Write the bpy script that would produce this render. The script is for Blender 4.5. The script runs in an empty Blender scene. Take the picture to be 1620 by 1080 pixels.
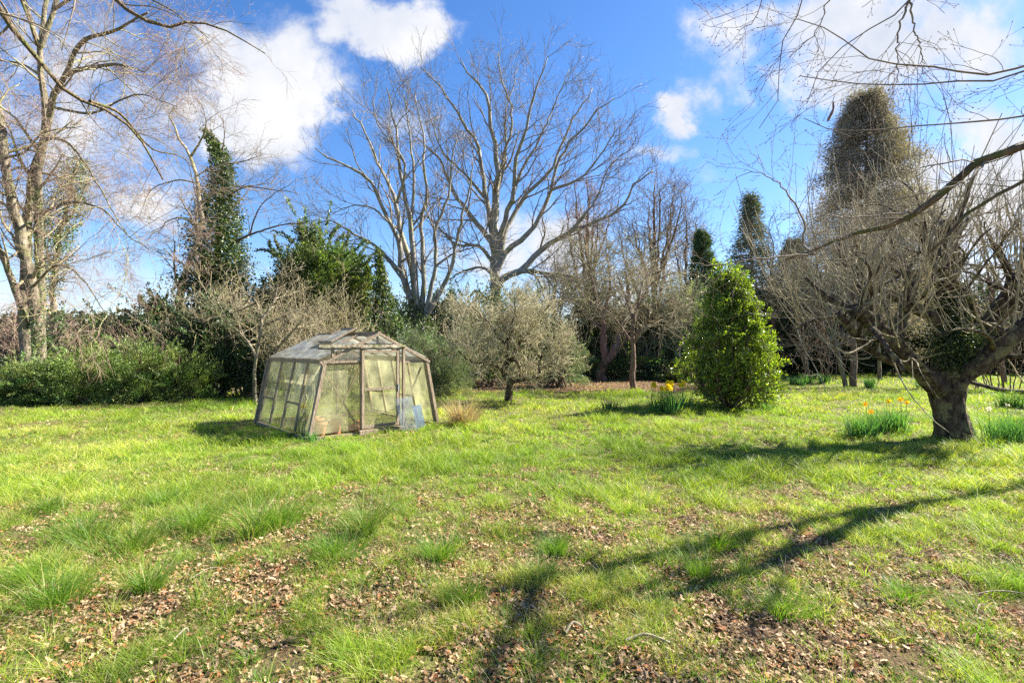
import bpy, math, random
import numpy as np
from mathutils import Vector
R = math.radians
SC = bpy.context.scene
COL = SC.collection
# ------------------------------------------------------------------ camera
F, CX, HY, EYE = 765.0, 810.0, 545.0, 1.75
cam_d = bpy.data.cameras.new('camera'); cam = bpy.data.objects.new('camera', cam_d); COL.objects.link(cam)
cam_d.sensor_width = 36; cam_d.lens = F/1620*36; cam_d.shift_y = 5/1620
cam_d.clip_start = .05; cam_d.clip_end = 2000
cam.location = (0, 0, EYE); cam.rotation_euler = (R(90), 0, 0)
SC.camera = cam
# ------------------------------------------------------------------ light
SUN_EL, SUN_AZ = 40.0, 19.0            # azimuth measured from +X towards +Y
sd = Vector((math.cos(R(SUN_EL))*math.cos(R(SUN_AZ)), math.cos(R(SUN_EL))*math.sin(R(SUN_AZ)), math.sin(R(SUN_EL))))
sl = bpy.data.lights.new('sun', 'SUN'); so = bpy.data.objects.new('sun', sl); COL.objects.link(so)
sl.energy = 5.0; sl.angle = R(.53); sl.color = (1, .94, .84)
so.rotation_euler = sd.to_track_quat('Z', 'Y').to_euler(); so.location = (20, 5, 20)
SC.view_settings.view_transform = 'Standard'; SC.view_settings.look = 'None'
SC.view_settings.gamma = 1; SC.view_settings.use_curve_mapping = False
SC.view_settings.exposure = 2.04
SC.cycles.use_denoising = False
SC.cycles.max_bounces = 6; SC.cycles.transparent_max_bounces = 16
SC.cycles.diffuse_bounces = 3; SC.cycles.glossy_bounces = 2; SC.cycles.transmission_bounces = 4
SC.cycles.sample_clamp_indirect = 6
SKY = .049
W = bpy.data.worlds.new('World'); SC.world = W; W.use_nodes = True
def world():
    nt = W.node_tree; N = nt.nodes; L = nt.links
    for n in list(N): N.remove(n)
    out = N.new('ShaderNodeOutputWorld'); bg = N.new('ShaderNodeBackground'); bg.inputs[1].default_value = SKY
    L.new(bg.outputs[0], out.inputs[0])
    sky = N.new('ShaderNodeTexSky'); sky.sky_type = 'NISHITA'; sky.sun_disc = False
    sky.sun_elevation = R(SUN_EL); sky.sun_rotation = R(90-SUN_AZ)
    sky.air_density = 1.0; sky.dust_density = .3; sky.ozone_density = 2.5
    hs = N.new('ShaderNodeHueSaturation'); hs.inputs['Saturation'].default_value = 1.25; hs.inputs['Value'].default_value = 1.12
    L.new(sky.outputs[0], hs.inputs['Color'])
    tn = N.new('ShaderNodeMix'); tn.data_type = 'RGBA'; tn.blend_type = 'MULTIPLY'; tn.inputs['Factor'].default_value = 1; tn.inputs['B'].default_value = (.97, .94, 1.06, 1)
    L.new(hs.outputs[0], tn.inputs['A'])
    tc = N.new('ShaderNodeTexCoord'); sp = N.new('ShaderNodeSeparateXYZ'); L.new(tc.outputs['Generated'], sp.inputs[0])
    def M(op, a, b=None, c=None):
        n = N.new('ShaderNodeMath'); n.operation = op
        for i, v in enumerate((a, b, c)):
            if v is None: continue
            if isinstance(v, (int, float)): n.inputs[i].default_value = v
            else: L.new(v, n.inputs[i])
        return n.outputs[0]
    y = M('MAXIMUM', sp.outputs[1], .06)
    u = M('DIVIDE', sp.outputs[0], y); v = M('DIVIDE', sp.outputs[2], y)
    cb = N.new('ShaderNodeCombineXYZ'); L.new(u, cb.inputs[0]); L.new(v, cb.inputs[1])
    def noise(scale, det, rough, off=0):
        ad = N.new('ShaderNodeVectorMath'); ad.operation = 'ADD'; ad.inputs[1].default_value = (off, off*.7, off*.3)
        L.new(cb.outputs[0], ad.inputs[0])
        n = N.new('ShaderNodeTexNoise'); n.inputs['Scale'].default_value = scale
        n.inputs['Detail'].default_value = det; n.inputs['Roughness'].default_value = rough
        L.new(ad.outputs[0], n.inputs['Vector']); return n
    wn = noise(5.0, 8, .62, 3.1)
    wv = N.new('ShaderNodeVectorMath'); wv.operation = 'MULTIPLY_ADD'
    wv.inputs[1].default_value = (.30, .20, 0); wv.inputs[2].default_value = (-.15, -.10, 0)
    L.new(wn.outputs['Color'], wv.inputs[0])
    # MULTIPLY_ADD: a*b+c ; then add to uv
    uv = N.new('ShaderNodeVectorMath'); uv.operation = 'ADD'; L.new(cb.outputs[0], uv.inputs[0]); L.new(wv.outputs[0], uv.inputs[1])
    blobs = [  # px, py, rx, ry, weight
        (425, 130, 120, 95, 1.25), (400, 190, 120, 70, 1.2), (495, 165, 60, 55, 1.1), (360, 90, 90, 60, .8),
        (600, 42, 105, 42, 1.15), (640, 55, 60, 38, 1.15), (560, 15, 70, 30, .8),
        (130, 190, 260, 210, .62), (60, 60, 200, 120, .45), (250, 330, 85, 35, .95), (60, 480, 300, 100, .62), (250, 470, 260, 60, .42),
        (1390, 50, 190, 100, .92), (1310, 120, 110, 60, .95), (1500, 60, 170, 90, .72), (1160, 70, 80, 80, .68),
        (1150, 130, 60, 50, .6), (1080, 180, 42, 38, .9), (1042, 240, 70, 28, .72), (1200, 20, 60, 50, .7),
        (860, 385, 110, 55, .95), (760, 420, 200, 50, .5), (1480, 320, 200, 90, 1.0), (1600, 250, 120, 120, .8), (480, 85, 50, 40, .55),
        (650, 205, 70, 50, .5), (1120, 270, 60, 25, .3), (560, 480, 300, 60, .4), (1000, 470, 300, 80, .5), (1500, 470, 260, 90, .8)]
    dens = None
    for (px, py, rx, ry, w) in blobs:
        s = N.new('ShaderNodeVectorMath'); s.operation = 'SUBTRACT'; L.new(uv.outputs[0], s.inputs[0])
        s.inputs[1].default_value = ((px-CX)/F, (HY-py)/F, 0)
        m = N.new('ShaderNodeVectorMath'); m.operation = 'MULTIPLY'; L.new(s.outputs[0], m.inputs[0])
        m.inputs[1].default_value = (F/rx, F/ry, 0)
        d = N.new('ShaderNodeVectorMath'); d.operation = 'DOT_PRODUCT'; L.new(m.outputs[0], d.inputs[0]); L.new(m.outputs[0], d.inputs[1])
        e = M('MULTIPLY', M('EXPONENT', M('MULTIPLY', d.outputs['Value'], -.9)), w)
        dens = e if dens is None else M('MAXIMUM', dens, e)
    n2 = noise(8.0, 9, .64, 9.3)
    nn = M('MULTIPLY_ADD', n2.outputs['Fac'], 2.5, -1.25)
    dd = M('ADD', dens, M('MULTIPLY', nn, M('ADD', M('MULTIPLY', dens, .5), .25)))
    mr = N.new('ShaderNodeMapRange'); mr.interpolation_type = 'SMOOTHSTEP'
    mr.inputs['From Min'].default_value = .24; mr.inputs['From Max'].default_value = .80; L.new(dd, mr.inputs['Value'])
    n3 = noise(5, 5, .55, 21.)
    cr = N.new('ShaderNodeMix'); cr.data_type = 'RGBA'
    k = 1/SKY/2**2.04
    cr.inputs['A'].default_value = (.74*k, .80*k, .93*k, 1); cr.inputs['B'].default_value = (1.02*k, 1.02*k, 1.05*k, 1)
    m3 = N.new('ShaderNodeMapRange'); m3.inputs['From Min'].default_value = .35; m3.inputs['From Max'].default_value = .62; L.new(n3.outputs['Fac'], m3.inputs['Value'])
    L.new(m3.outputs[0], cr.inputs['Factor'])
    mx = N.new('ShaderNodeMix'); mx.data_type = 'RGBA'
    L.new(mr.outputs[0], mx.inputs['Factor']); L.new(tn.outputs['Result'], mx.inputs['A']); L.new(cr.outputs['Result'], mx.inputs['B'])
    L.new(mx.outputs['Result'], bg.inputs[0])
world()
# ------------------------------------------------------------------ helpers
def pt(x, y, Y): return ((x-CX)/F*Y, Y, EYE-(y-HY)/F*Y)
def gp(x, y):                      # ground point seen at this place of the photograph
    Y = EYE*F/(y-HY); return ((x-CX)/F*Y, Y)
def nrm(v): return v/np.maximum(np.linalg.norm(v, axis=-1, keepdims=True), 1e-9)
def hashn(ix, iy, s):
    h = np.sin(ix*127.1+iy*311.7+s*74.7)*43758.5453
    return h-np.floor(h)
def vn(x, y, s=0):
    x = np.asarray(x, float); y = np.asarray(y, float)
    ix, iy = np.floor(x), np.floor(y); fx, fy = x-ix, y-iy
    fx = fx*fx*(3-2*fx); fy = fy*fy*(3-2*fy)
    return (hashn(ix, iy, s)*(1-fx)+hashn(ix+1, iy, s)*fx)*(1-fy)+(hashn(ix, iy+1, s)*(1-fx)+hashn(ix+1, iy+1, s)*fx)*fy
def fbm(x, y, s=0, o=4):
    a, t, w = 1., 0., 0.
    for i in range(o):
        t = t+a*vn(x*2**i, y*2**i, s+i*7); w += a; a *= .55
    return t/w
def sst(a, b, x):
    t = np.clip((x-a)/(b-a), 0, 1); return t*t*(3-2*t)
def hz(x, y):                      # ground height
    x = np.asarray(x, float); y = np.asarray(y, float)
    return (fbm(x*.35, y*.35, 5, 3)-.5)*.16*sst(1, 5, y)+(fbm(x*2.1, y*2.1, 9, 3)-.5)*.07
def cover(x, y):                   # how much of the ground is grass, 0..1
    n = fbm(x*3.1+3, y*3.4, 31, 4); n2 = fbm(x*.8, y*.8+7, 77, 2)
    b = .10+.83*sst(3.0, 7.0, y)-.14*sst(-.5, 2.5, x)*(1-sst(6.5, 10, y))+.06*sst(1, -2.5, x)
    b = b-1.5*sst(17.2, 18.8, y)*sst(-3.5, -1, x)*sst(12, 8, x)*sst(25, 23, y)
    b = b-.6*sst(11.6, 13.0, y)*sst(-8.5, -10.5, x)
    return np.clip(sst(.34, .70, n*.65+n2*.22+b*.35), 0, 1)
LOC = {}
def setmeta(o, label=None, cat=None, group=None, kind=None):
    if label: o['label'] = label
    if cat: o['category'] = cat
    if group: o['group'] = group
    if kind: o['kind'] = kind
def thing(name, label, cat, loc, group=None):
    o = bpy.data.objects.new(name, None); o.empty_display_size = .2; COL.objects.link(o); o.location = loc
    LOC[o.name] = np.array(loc, float); setmeta(o, label, cat, group); return o
def mk(name, V, FQ, mat, parent=None, colr=None, smooth=True, loc=None, mats=None, midx=None):
    """link ONE mesh object; V (n,3) world, FQ int array (m,3|4) or list of such"""
    V = np.asarray(V, float)
    if parent is not None: base = LOC[parent.name]
    else: base = np.array(loc if loc is not None else (0, 0, 0), float)
    me = bpy.data.meshes.new(name)
    FL = FQ if isinstance(FQ, list) else [FQ]
    FL = [np.asarray(f, np.int32) for f in FL if len(f)]
    nl = sum(f.size for f in FL); nf = sum(len(f) for f in FL)
    me.vertices.add(len(V)); me.vertices.foreach_set('co', (V-base).astype(np.float32).ravel())
    me.loops.add(nl); me.polygons.add(nf)
    me.loops.foreach_set('vertex_index', np.concatenate([f.ravel() for f in FL]))
    tot = np.concatenate([np.full(len(f), f.shape[1], np.int32) for f in FL])
    st = np.zeros(nf, np.int32); st[1:] = np.cumsum(tot)[:-1]
    me.polygons.foreach_set('loop_start', st)
    me.update(calc_edges=True)
    me.polygons.foreach_set('use_smooth', np.full(nf, bool(smooth)))
    if midx is not None: me.polygons.foreach_set('material_index', np.asarray(midx, np.int32))
    for m in (mats or [mat]): me.materials.append(m)
    if colr is not None:
        a = me.color_attributes.new('Col', 'FLOAT_COLOR', 'POINT')
        c = np.ones((len(V), 4), np.float32); c[:, :3] = colr; a.data.foreach_set('color', c.ravel())
    o = bpy.data.objects.new(name, me); COL.objects.link(o)
    if parent is not None: o.parent = parent
    else: o.location = base
    LOC[o.name] = base
    return o
def child_loc(o): return o
# ---- tubes
def tubes(P, Rd, sides=6, amp=0., seed=0, cap=True):
    P = np.asarray(P, float); Rd = np.asarray(Rd, float)
    n, k, _ = P.shape
    T = np.empty_like(P); T[:, 1:-1] = P[:, 2:]-P[:, :-2]; T[:, 0] = P[:, 1]-P[:, 0]; T[:, -1] = P[:, -1]-P[:, -2]
    T = nrm(T)
    ref = np.tile(np.array([.31, .87, .12]), (n, 1)); alt = np.array([.9, -.2, .3])
    bad = np.abs((T[:, 0]*nrm(ref)).sum(1)) > .9; ref[bad] = alt
    U = np.empty_like(P); u = nrm(ref-T[:, 0]*(ref*T[:, 0]).sum(1, keepdims=True)); U[:, 0] = u
    for j in range(1, k):
        u = nrm(u-T[:, j]*(u*T[:, j]).sum(1, keepdims=True)); U[:, j] = u
    B = np.cross(T, U)
    a = np.arange(sides)/sides*2*np.pi
    rr = Rd[:, :, None]*np.ones((1, 1, sides))
    if amp:
        q = P[:, :, None, :]+0*rr[..., None]
        ang = a[None, None, :]
        zz = P[:, :, 2:3]*3.0+P[:, :, 0:1]
        rr = rr*(1+amp*(vn(np.cos(ang)*1.7+5+zz*.4, np.sin(ang)*1.7+zz*.9, seed)-.5)*2+amp*.7*(vn(np.cos(ang)*4+9, np.sin(ang)*4+zz*3.5, seed+3)-.5))
    V = P[:, :, None, :]+rr[..., None]*(np.cos(a)[None, None, :, None]*U[:, :, None, :]+np.sin(a)[None, None, :, None]*B[:, :, None, :])
    V = V.reshape(-1, 3)
    i = (np.arange(n)*k*sides)[:, None, None]; j = (np.arange(k-1)*sides)[None, :, None]; s = np.arange(sides)[None, None, :]; s2 = (s+1) % sides
    Fq = np.stack([i+j+s, i+j+s2, i+j+sides+s2, i+j+sides+s], -1).reshape(-1, 4)
    fl = [Fq]
    if cap:
        e = (np.arange(n)*k*sides)[:, None]+(k-1)*sides+np.arange(sides)[None, :]
        fl.append(e)
    return V, fl
def join(parts):
    Vs, Fs, Cs, off = [], {}, [], 0
    for p in parts:
        V, fl = p[0], p[1]
        for f in (fl if isinstance(fl, list) else [fl]):
            if len(f): Fs.setdefault(f.shape[1], []).append(np.asarray(f)+off)
        Vs.append(V); off += len(V)
        if len(p) > 2: Cs.append(p[2])
    return np.concatenate(Vs), [np.concatenate(v) for v in Fs.values()], (np.concatenate(Cs) if Cs else None)
def spline(pts, k):
    p = np.asarray(pts, float)
    if len(p) == 2: p = np.array([p[0], (p[0]+p[1])/2, p[1]])
    q = np.vstack([2*p[0]-p[1], p, 2*p[-1]-p[-2]])
    d = np.r_[0, np.cumsum(np.linalg.norm(np.diff(p, axis=0), axis=1))]; d /= d[-1]
    t = np.linspace(0, 1, k); seg = np.clip(np.searchsorted(d, t, side='right')-1, 0, len(p)-2)
    f = ((t-d[seg])/(d[seg+1]-d[seg]+1e-9))[:, None]
    a, b, c, e = q[seg], q[seg+1], q[seg+2], q[seg+3]
    return .5*(2*b+(c-a)*f+(2*a-5*b+4*c-e)*f*f+(3*b-a-3*c+e)*f**3)
K0 = 22
def limbs(rng, Y, specs, wob=.012, k=K0):
    """specs: list of (list of (px,py[,dy]), r0, r1)"""
    Ps, Rs = [], []
    for pts, r0, r1 in specs:
        n = len(pts); p3 = []
        sp = rng.uniform(-1, 1)
        for i, q in enumerate(pts):
            dy = q[2] if len(q) > 2 else sp*i/(n-1)*Y*.09
            p3.append(pt(q[0], q[1], Y+dy))
        P = spline(p3, k); L = np.linalg.norm(P[-1]-P[0])
        w = rng.normal(0, wob*L*.35, P.shape); w[0] = 0
        P = P+w*np.linspace(0, 1, k)[:, None]**.5
        Ps.append(P); t = np.linspace(0, 1, k)
        Rs.append(r0+(r1-r0)*t**.85)
    return np.array(Ps), np.array(Rs)
def grow(rng, P, Rd, m, L, ang, k=6, up=.1, jit=.12, rr=.6, t0=.2, t1=1., fall=.5, rmin=.002, rtip=.35, flat=0.):
    n, kk, _ = P.shape
    t = t0+(t1-t0)*((np.arange(m)[None, :]+rng.random((n, m)))/m)
    t = np.minimum(t, .999)
    f = t*(kk-1); i = f.astype(int); f = (f-i)[..., None]
    ar = np.arange(n)[:, None]
    pos = P[ar, i]*(1-f)+P[ar, i+1]*f; tan = nrm(P[ar, i+1]-P[ar, i])
    pr = Rd[ar, i]*(1-f[..., 0])+Rd[ar, i+1]*f[..., 0]
    rv = rng.normal(size=tan.shape); rv[..., 2] += flat
    per = nrm(rv-tan*(rv*tan).sum(-1, keepdims=True))
    a = np.radians(ang)*(.65+.7*rng.random(t.shape))[..., None]
    d = np.cos(a)*tan+np.sin(a)*per
    ln = L*(1-fall*(t-t0)/max(t1-t0, .01))*(.5+.8*rng.random(t.shape))
    pos = pos.reshape(-1, 3); d = d.reshape(-1, 3); ln = ln.ravel(); pr = pr.ravel()
    out = np.empty((n*m, k, 3)); out[:, 0] = pos; st = (ln/(k-1))[:, None]
    for j in range(1, k):
        d = nrm(d+rng.normal(0, jit, d.shape)+np.array([0, 0, up])); out[:, j] = out[:, j-1]+d*st
    r0 = np.maximum(pr*rr*(.8+.3*rng.random(pr.shape)), rmin)
    tt = np.linspace(0, 1, k)[None, :]
    return out, np.maximum(r0[:, None]*(1-(1-rtip)*tt), rmin*.7)
# ---- leaves
def leafmesh(rng, C, size, cols, cvar=.25, upb=.3, asp=.55, droop=0., dirs=None):
    """diamond leaves folded on the mid rib; C (n,3) positions"""
    n = len(C); s = (size*(.6+.8*rng.random(n)))[:, None]
    d = rng.normal(size=(n, 3)) if dirs is None else dirs+rng.normal(0, .45, (n, 3))
    d[:, 2] -= droop; d = nrm(d)
    nn = rng.normal(size=(n, 3)); nn[:, 2] += upb*2; side = nrm(np.cross(d, nn)); nn = nrm(np.cross(side, d))
    b = C; tip = C+d*s; mid = C+d*s*.45
    l = mid+side*s*asp*.5+nn*s*.1; r = mid-side*s*asp*.5+nn*s*.1
    V = np.stack([b, r, tip, l], 1).reshape(-1, 3)
    Fq = np.arange(n*4).reshape(n, 4)
    cols = np.asarray(cols, float); ci = rng.integers(0, len(cols), n)
    c = cols[ci]*(1+cvar*rng.normal(size=(n, 1))); c = np.clip(c, .003, 1)
    return V, [Fq], np.repeat(c, 4, 0)
def cloudpts(rng, c, r, n, ncl=30, sub=.3, shell=.55, squash=1., skirt=False, ids=False):
    """clumpy points in an ellipsoid; skirt keeps the lower half as wide as the middle"""
    c = np.array(c, float); r = np.array(r, float)
    q = nrm(rng.normal(size=(ncl, 3)))
    if skirt:
        lo = q[:, 2] < 0; h = np.maximum(np.linalg.norm(q[:, :2], axis=1, keepdims=True), .05)
        q[lo, :2] = (q[:, :2]/h)[lo]*(.75+.25*rng.random((lo.sum(), 1)))
    q = q*(shell+(1-shell)*rng.random((ncl, 1))); q[rng.random(ncl) < .3] *= .6
    cc = c+q*r*(1-sub*.6)
    id_ = rng.integers(0, ncl, n)
    sr = (sub*(.5+rng.random(ncl)))[id_][:, None]
    p = nrm(rng.normal(size=(n, 3)))*rng.random((n, 1))**.5
    P = cc[id_]+p*sr*r*np.array([1, 1, squash])
    return (P, id_, cc) if ids else P
def blades(rng, B, h, w, bend, cols, cvar=.2, segs=3, dirv=None):
    n = len(B); h = np.asarray(h)*np.ones(n); w = np.asarray(w)*np.ones(n)
    az = rng.random(n)*2*np.pi; dv = np.stack([np.cos(az), np.sin(az), 0*az], 1)
    if dirv is not None: dv = nrm(dv*.6+dirv)
    f2 = rng.random(n)*2*np.pi; sv = np.stack([np.cos(f2), np.sin(f2), 0*f2], 1)
    bd = (bend*(.3+1.2*rng.random(n))*h)[:, None]
    Vs = []
    for j in range(segs+1):
        s = j/segs
        c = B+np.array([0, 0, 1])*(h*s*(1-.18*s*bend))[:, None]+dv*bd*s**1.8
        ww = (w*(1-s**1.6*.93)*.5)[:, None]
        Vs += [c-sv*ww, c+sv*ww]
    V = np.stack(Vs, 1); m = 2*(segs+1)
    i = (np.arange(n)*m)[:, None, None]; j = (np.arange(segs)*2)[None, :, None]
    Fq = (i+j+np.array([0, 1, 3, 2])[None, None, :]).reshape(-1, 4)
    c = np.asarray(cols, float)
    if len(c) != n or n < 10: c = c[rng.integers(0, len(c), n)]
    c = np.clip(c*(1+cvar*rng.normal(size=(n, 1))), .004, 1)
    return V.reshape(-1, 3), [Fq], np.repeat(c, m, 0)
# ------------------------------------------------------------------ materials
def newmat(name):
    m = bpy.data.materials.new(name); m.use_nodes = True; nt = m.node_tree
    for n in list(nt.nodes): nt.nodes.remove(n)
    return m, nt.nodes, nt.links
def mat_leaf(name, rough=.55, trans=.35, spec=.3, ttint=(1.25, 1.3, .5)):
    m, N, L = newmat(name); o = N.new('ShaderNodeOutputMaterial')
    at = N.new('ShaderNodeAttribute'); at.attribute_name = 'Col'
    p = N.new('ShaderNodeBsdfPrincipled'); p.inputs['Roughness'].default_value = rough; p.inputs['Specular IOR Level'].default_value = spec
    tr = N.new('ShaderNodeBsdfTranslucent'); mx = N.new('ShaderNodeMixShader'); mx.inputs[0].default_value = trans
    mu = N.new('ShaderNodeMix'); mu.data_type = 'RGBA'; mu.blend_type = 'MULTIPLY'; mu.inputs['Factor'].default_value = 1; mu.inputs['B'].default_value = (*ttint, 1)
    L.new(at.outputs['Color'], p.inputs['Base Color']); L.new(at.outputs['Color'], mu.inputs['A']); L.new(mu.outputs['Result'], tr.inputs['Color'])
    L.new(p.outputs[0], mx.inputs[1]); L.new(tr.outputs[0], mx.inputs[2]); L.new(mx.outputs[0], o.inputs['Surface']); return m
def mat_bark(name, c1, c2, c3=None, scale=9., bump=.5, moss=.0, stretch=.35):
    m, N, L = newmat(name); o = N.new('ShaderNodeOutputMaterial'); p = N.new('ShaderNodeBsdfPrincipled')
    p.inputs['Roughness'].default_value = .9; p.inputs['Specular IOR Level'].default_value = .15
    tc = N.new('ShaderNodeTexCoord'); mp = N.new('ShaderNodeMapping'); mp.inputs['Scale'].default_value = (1, 1, stretch)
    L.new(tc.outputs['Object'], mp.inputs[0])
    n = N.new('ShaderNodeTexNoise'); n.inputs['Scale'].default_value = scale; n.inputs['Detail'].default_value = 6; n.inputs['Roughness'].default_value = .7
    L.new(mp.outputs[0], n.inputs['Vector'])
    r = N.new('ShaderNodeValToRGB'); r.color_ramp.elements[0].position = .36; r.color_ramp.elements[1].position = .64
    r.color_ramp.elements[0].color = (*c1, 1); r.color_ramp.elements[1].color = (*c2, 1)
    L.new(n.outputs['Fac'], r.inputs[0]); last = r.outputs[0]
    if c3:
        n2 = N.new('ShaderNodeTexNoise'); n2.inputs['Scale'].default_value = scale*.4; n2.inputs['Detail'].default_value = 5
        L.new(tc.outputs['Object'], n2.inputs['Vector'])
        mr = N.new('ShaderNodeMapRange'); mr.inputs['From Min'].default_value = .5; mr.inputs['From Max'].default_value = .62; mr.inputs['To Max'].default_value = .85
        L.new(n2.outputs['Fac'], mr.inputs['Value'])
        mx = N.new('ShaderNodeMix'); mx.data_type = 'RGBA'; mx.inputs['B'].default_value = (*c3, 1)
        L.new(mr.outputs[0], mx.inputs['Factor']); L.new(last, mx.inputs['A']); last = mx.outputs['Result']
    L.new(last, p.inputs['Base Color'])
    if bump:
        b = N.new('ShaderNodeBump'); b.inputs['Strength'].default_value = bump; b.inputs['Distance'].default_value = .03
        v = N.new('ShaderNodeTexVoronoi'); v.inputs['Scale'].default_value = scale*2.2; L.new(mp.outputs[0], v.inputs['Vector'])
        ad = N.new('ShaderNodeMath'); ad.operation = 'ADD'; L.new(v.outputs['Distance'], ad.inputs[0]); L.new(n.outputs['Fac'], ad.inputs[1])
        L.new(ad.outputs[0], b.inputs['Height']); L.new(b.outputs[0], p.inputs['Normal'])
    L.new(p.outputs[0], o.inputs['Surface']); return m
def mat_plain(name, c1, c2, rough=.8, scale=20., spec=.3, metal=0., bump=.1):
    m = mat_bark(name, c1, c2, None, scale, bump, stretch=1.)
    p = [n for n in m.node_tree.nodes if n.type == 'BSDF_PRINCIPLED'][0]
    p.inputs['Roughness'].default_value = rough; p.inputs['Specular IOR Level'].default_value = spec; p.inputs['Metallic'].default_value = metal; return m
def mat_glass(name, tint, alg, f0, f1, scale=4., gl=.10):
    m, N, L = newmat(name); o = N.new('ShaderNodeOutputMaterial')
    t = N.new('ShaderNodeBsdfTransparent'); t.inputs[0].default_value = (*tint, 1)
    d = N.new('ShaderNodeBsdfDiffuse'); tr = N.new('ShaderNodeBsdfTranslucent'); g = N.new('ShaderNodeBsdfGlossy'); g.inputs['Roughness'].default_value = .08
    tc = N.new('ShaderNodeTexCoord'); n = N.new('ShaderNodeTexNoise'); n.inputs['Scale'].default_value = scale; n.inputs['Detail'].default_value = 3; n.inputs['Roughness'].default_value = .5
    L.new(tc.outputs['Object'], n.inputs['Vector'])
    rp = N.new('ShaderNodeValToRGB'); rp.color_ramp.elements[0].position = .35; rp.color_ramp.elements[1].position = .68
    rp.color_ramp.elements[0].color = (*[a*.72 for a in alg], 1); rp.color_ramp.elements[1].color = (*[min(1, a*1.25) for a in alg], 1)
    L.new(n.outputs['Fac'], rp.inputs[0])
    L.new(rp.outputs[0], d.inputs[0]); L.new(rp.outputs[0], tr.inputs[0])
    mr = N.new('ShaderNodeMapRange'); mr.inputs['From Min'].default_value = .3; mr.inputs['From Max'].default_value = .7
    mr.inputs['To Min'].default_value = f0; mr.inputs['To Max'].default_value = f1; L.new(n.outputs['Fac'], mr.inputs['Value'])
    a = N.new('ShaderNodeMixShader'); a.inputs[0].default_value = .5; L.new(d.outputs[0], a.inputs[1]); L.new(tr.outputs[0], a.inputs[2])
    b = N.new('ShaderNodeMixShader'); L.new(mr.outputs[0], b.inputs[0]); L.new(t.outputs[0], b.inputs[1]); L.new(a.outputs[0], b.inputs[2])
    fr = N.new('ShaderNodeFresnel'); fr.inputs[0].default_value = 1.45
    fm = N.new('ShaderNodeMath'); fm.operation = 'MULTIPLY'; fm.inputs[1].default_value = gl/.04*.4; L.new(fr.outputs[0], fm.inputs[0])
    c = N.new('ShaderNodeMixShader'); L.new(fm.outputs[0], c.inputs[0]); L.new(b.outputs[0], c.inputs[1]); L.new(g.outputs[0], c.inputs[2])
    L.new(c.outputs[0], o.inputs['Surface']); return m
MT = dict(
    grass=mat_leaf('grass_blade', .5, .45, .35, (1.2, 1.25, .45)), leaf=mat_leaf('leaf', .42, .3, .45), gloss=mat_leaf('glossy_leaf', .28, .38, .6, (1.7, 1.7, .4)),
    litter=mat_leaf('dead_leaf', .7, .15, .2, (1.2, 1, .7)), needle=mat_leaf('needle', .7, .15, .15),
    petal=mat_leaf('petal', .6, .35, .2, (1.1, 1.05, .8)),
    grey=mat_bark('grey_bark', (.16, .145, .12), (.34, .32, .27), (.20, .20, .10), 5., .4),
    pale=mat_bark('pale_bark', (.17, .14, .09), (.42, .36, .26), (.20, .20, .08), 6., .4),  # pale tan bark with olive patches
    beech=mat_bark('olive_beech_bark', (.06, .05, .035), (.27, .23, .16), (.15, .15, .07), 7., .7),
    apple=mat_bark('old_apple_bark', (.014, .010, .008), (.13, .095, .065), (.20, .18, .09), 15., 1.0),
    lichen=mat_bark('lichen_twig', (.17, .14, .085), (.36, .31, .19), (.37, .35, .15), 14., .2),
    brown=mat_bark('brown_bark', (.09, .06, .042), (.22, .155, .11), None, 9., .5),
    red=mat_bark('reddish_bark', (.10, .06, .045), (.24, .15, .12), None, 9., .5),
    lichenb=mat_bark('pale_lichen_twig', (.26, .22, .14), (.50, .44, .29), (.50, .47, .24), 14., 0),
    twig=mat_bark('tan_twig', (.20, .165, .10), (.44, .38, .25), None, 14., 0),
    twigd=mat_bark('dark_twig', (.14, .11, .08), (.30, .25, .18), None, 14., 0),
    twigr=mat_bark('red_brown_twig', (.20, .13, .10), (.36, .25, .19), None, 14., 0),
    moss=mat_bark('mossy_bark', (.07, .05, .03), (.22, .16, .09), (.10, .115, .03), 12., .9),
    wood=mat_bark('weathered_cedar', (.19, .145, .10), (.31, .245, .175), None, 22., .2, stretch=.25),
    terra=mat_plain('terracotta', (.42, .17, .09), (.58, .27, .15), .85, 12), concrete=mat_plain('concrete', (.28, .25, .21), (.44, .40, .34), .95, 14),
    metal=mat_plain('galvanised_metal', (.32, .33, .34), (.52, .53, .54), .5, 30, .5, .6),
    glass=mat_glass('algae_glass', (.95, .96, .90), (.72, .69, .46), .05, .31, 2.2, .010),
    roofg=mat_glass('dirty_roof_glass', (.9, .93, .93), (.60, .59, .52), .30, .62, 5., .05), clear=mat_glass('loose_clear_glass', (.9, .94, .93), (.6, .65, .66), .04, .2, 5., .12),
    blue=mat_glass('blue_tinted_sheet', (.62, .74, .88), (.42, .52, .66), .25, .45, 4., .12),
)
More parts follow.
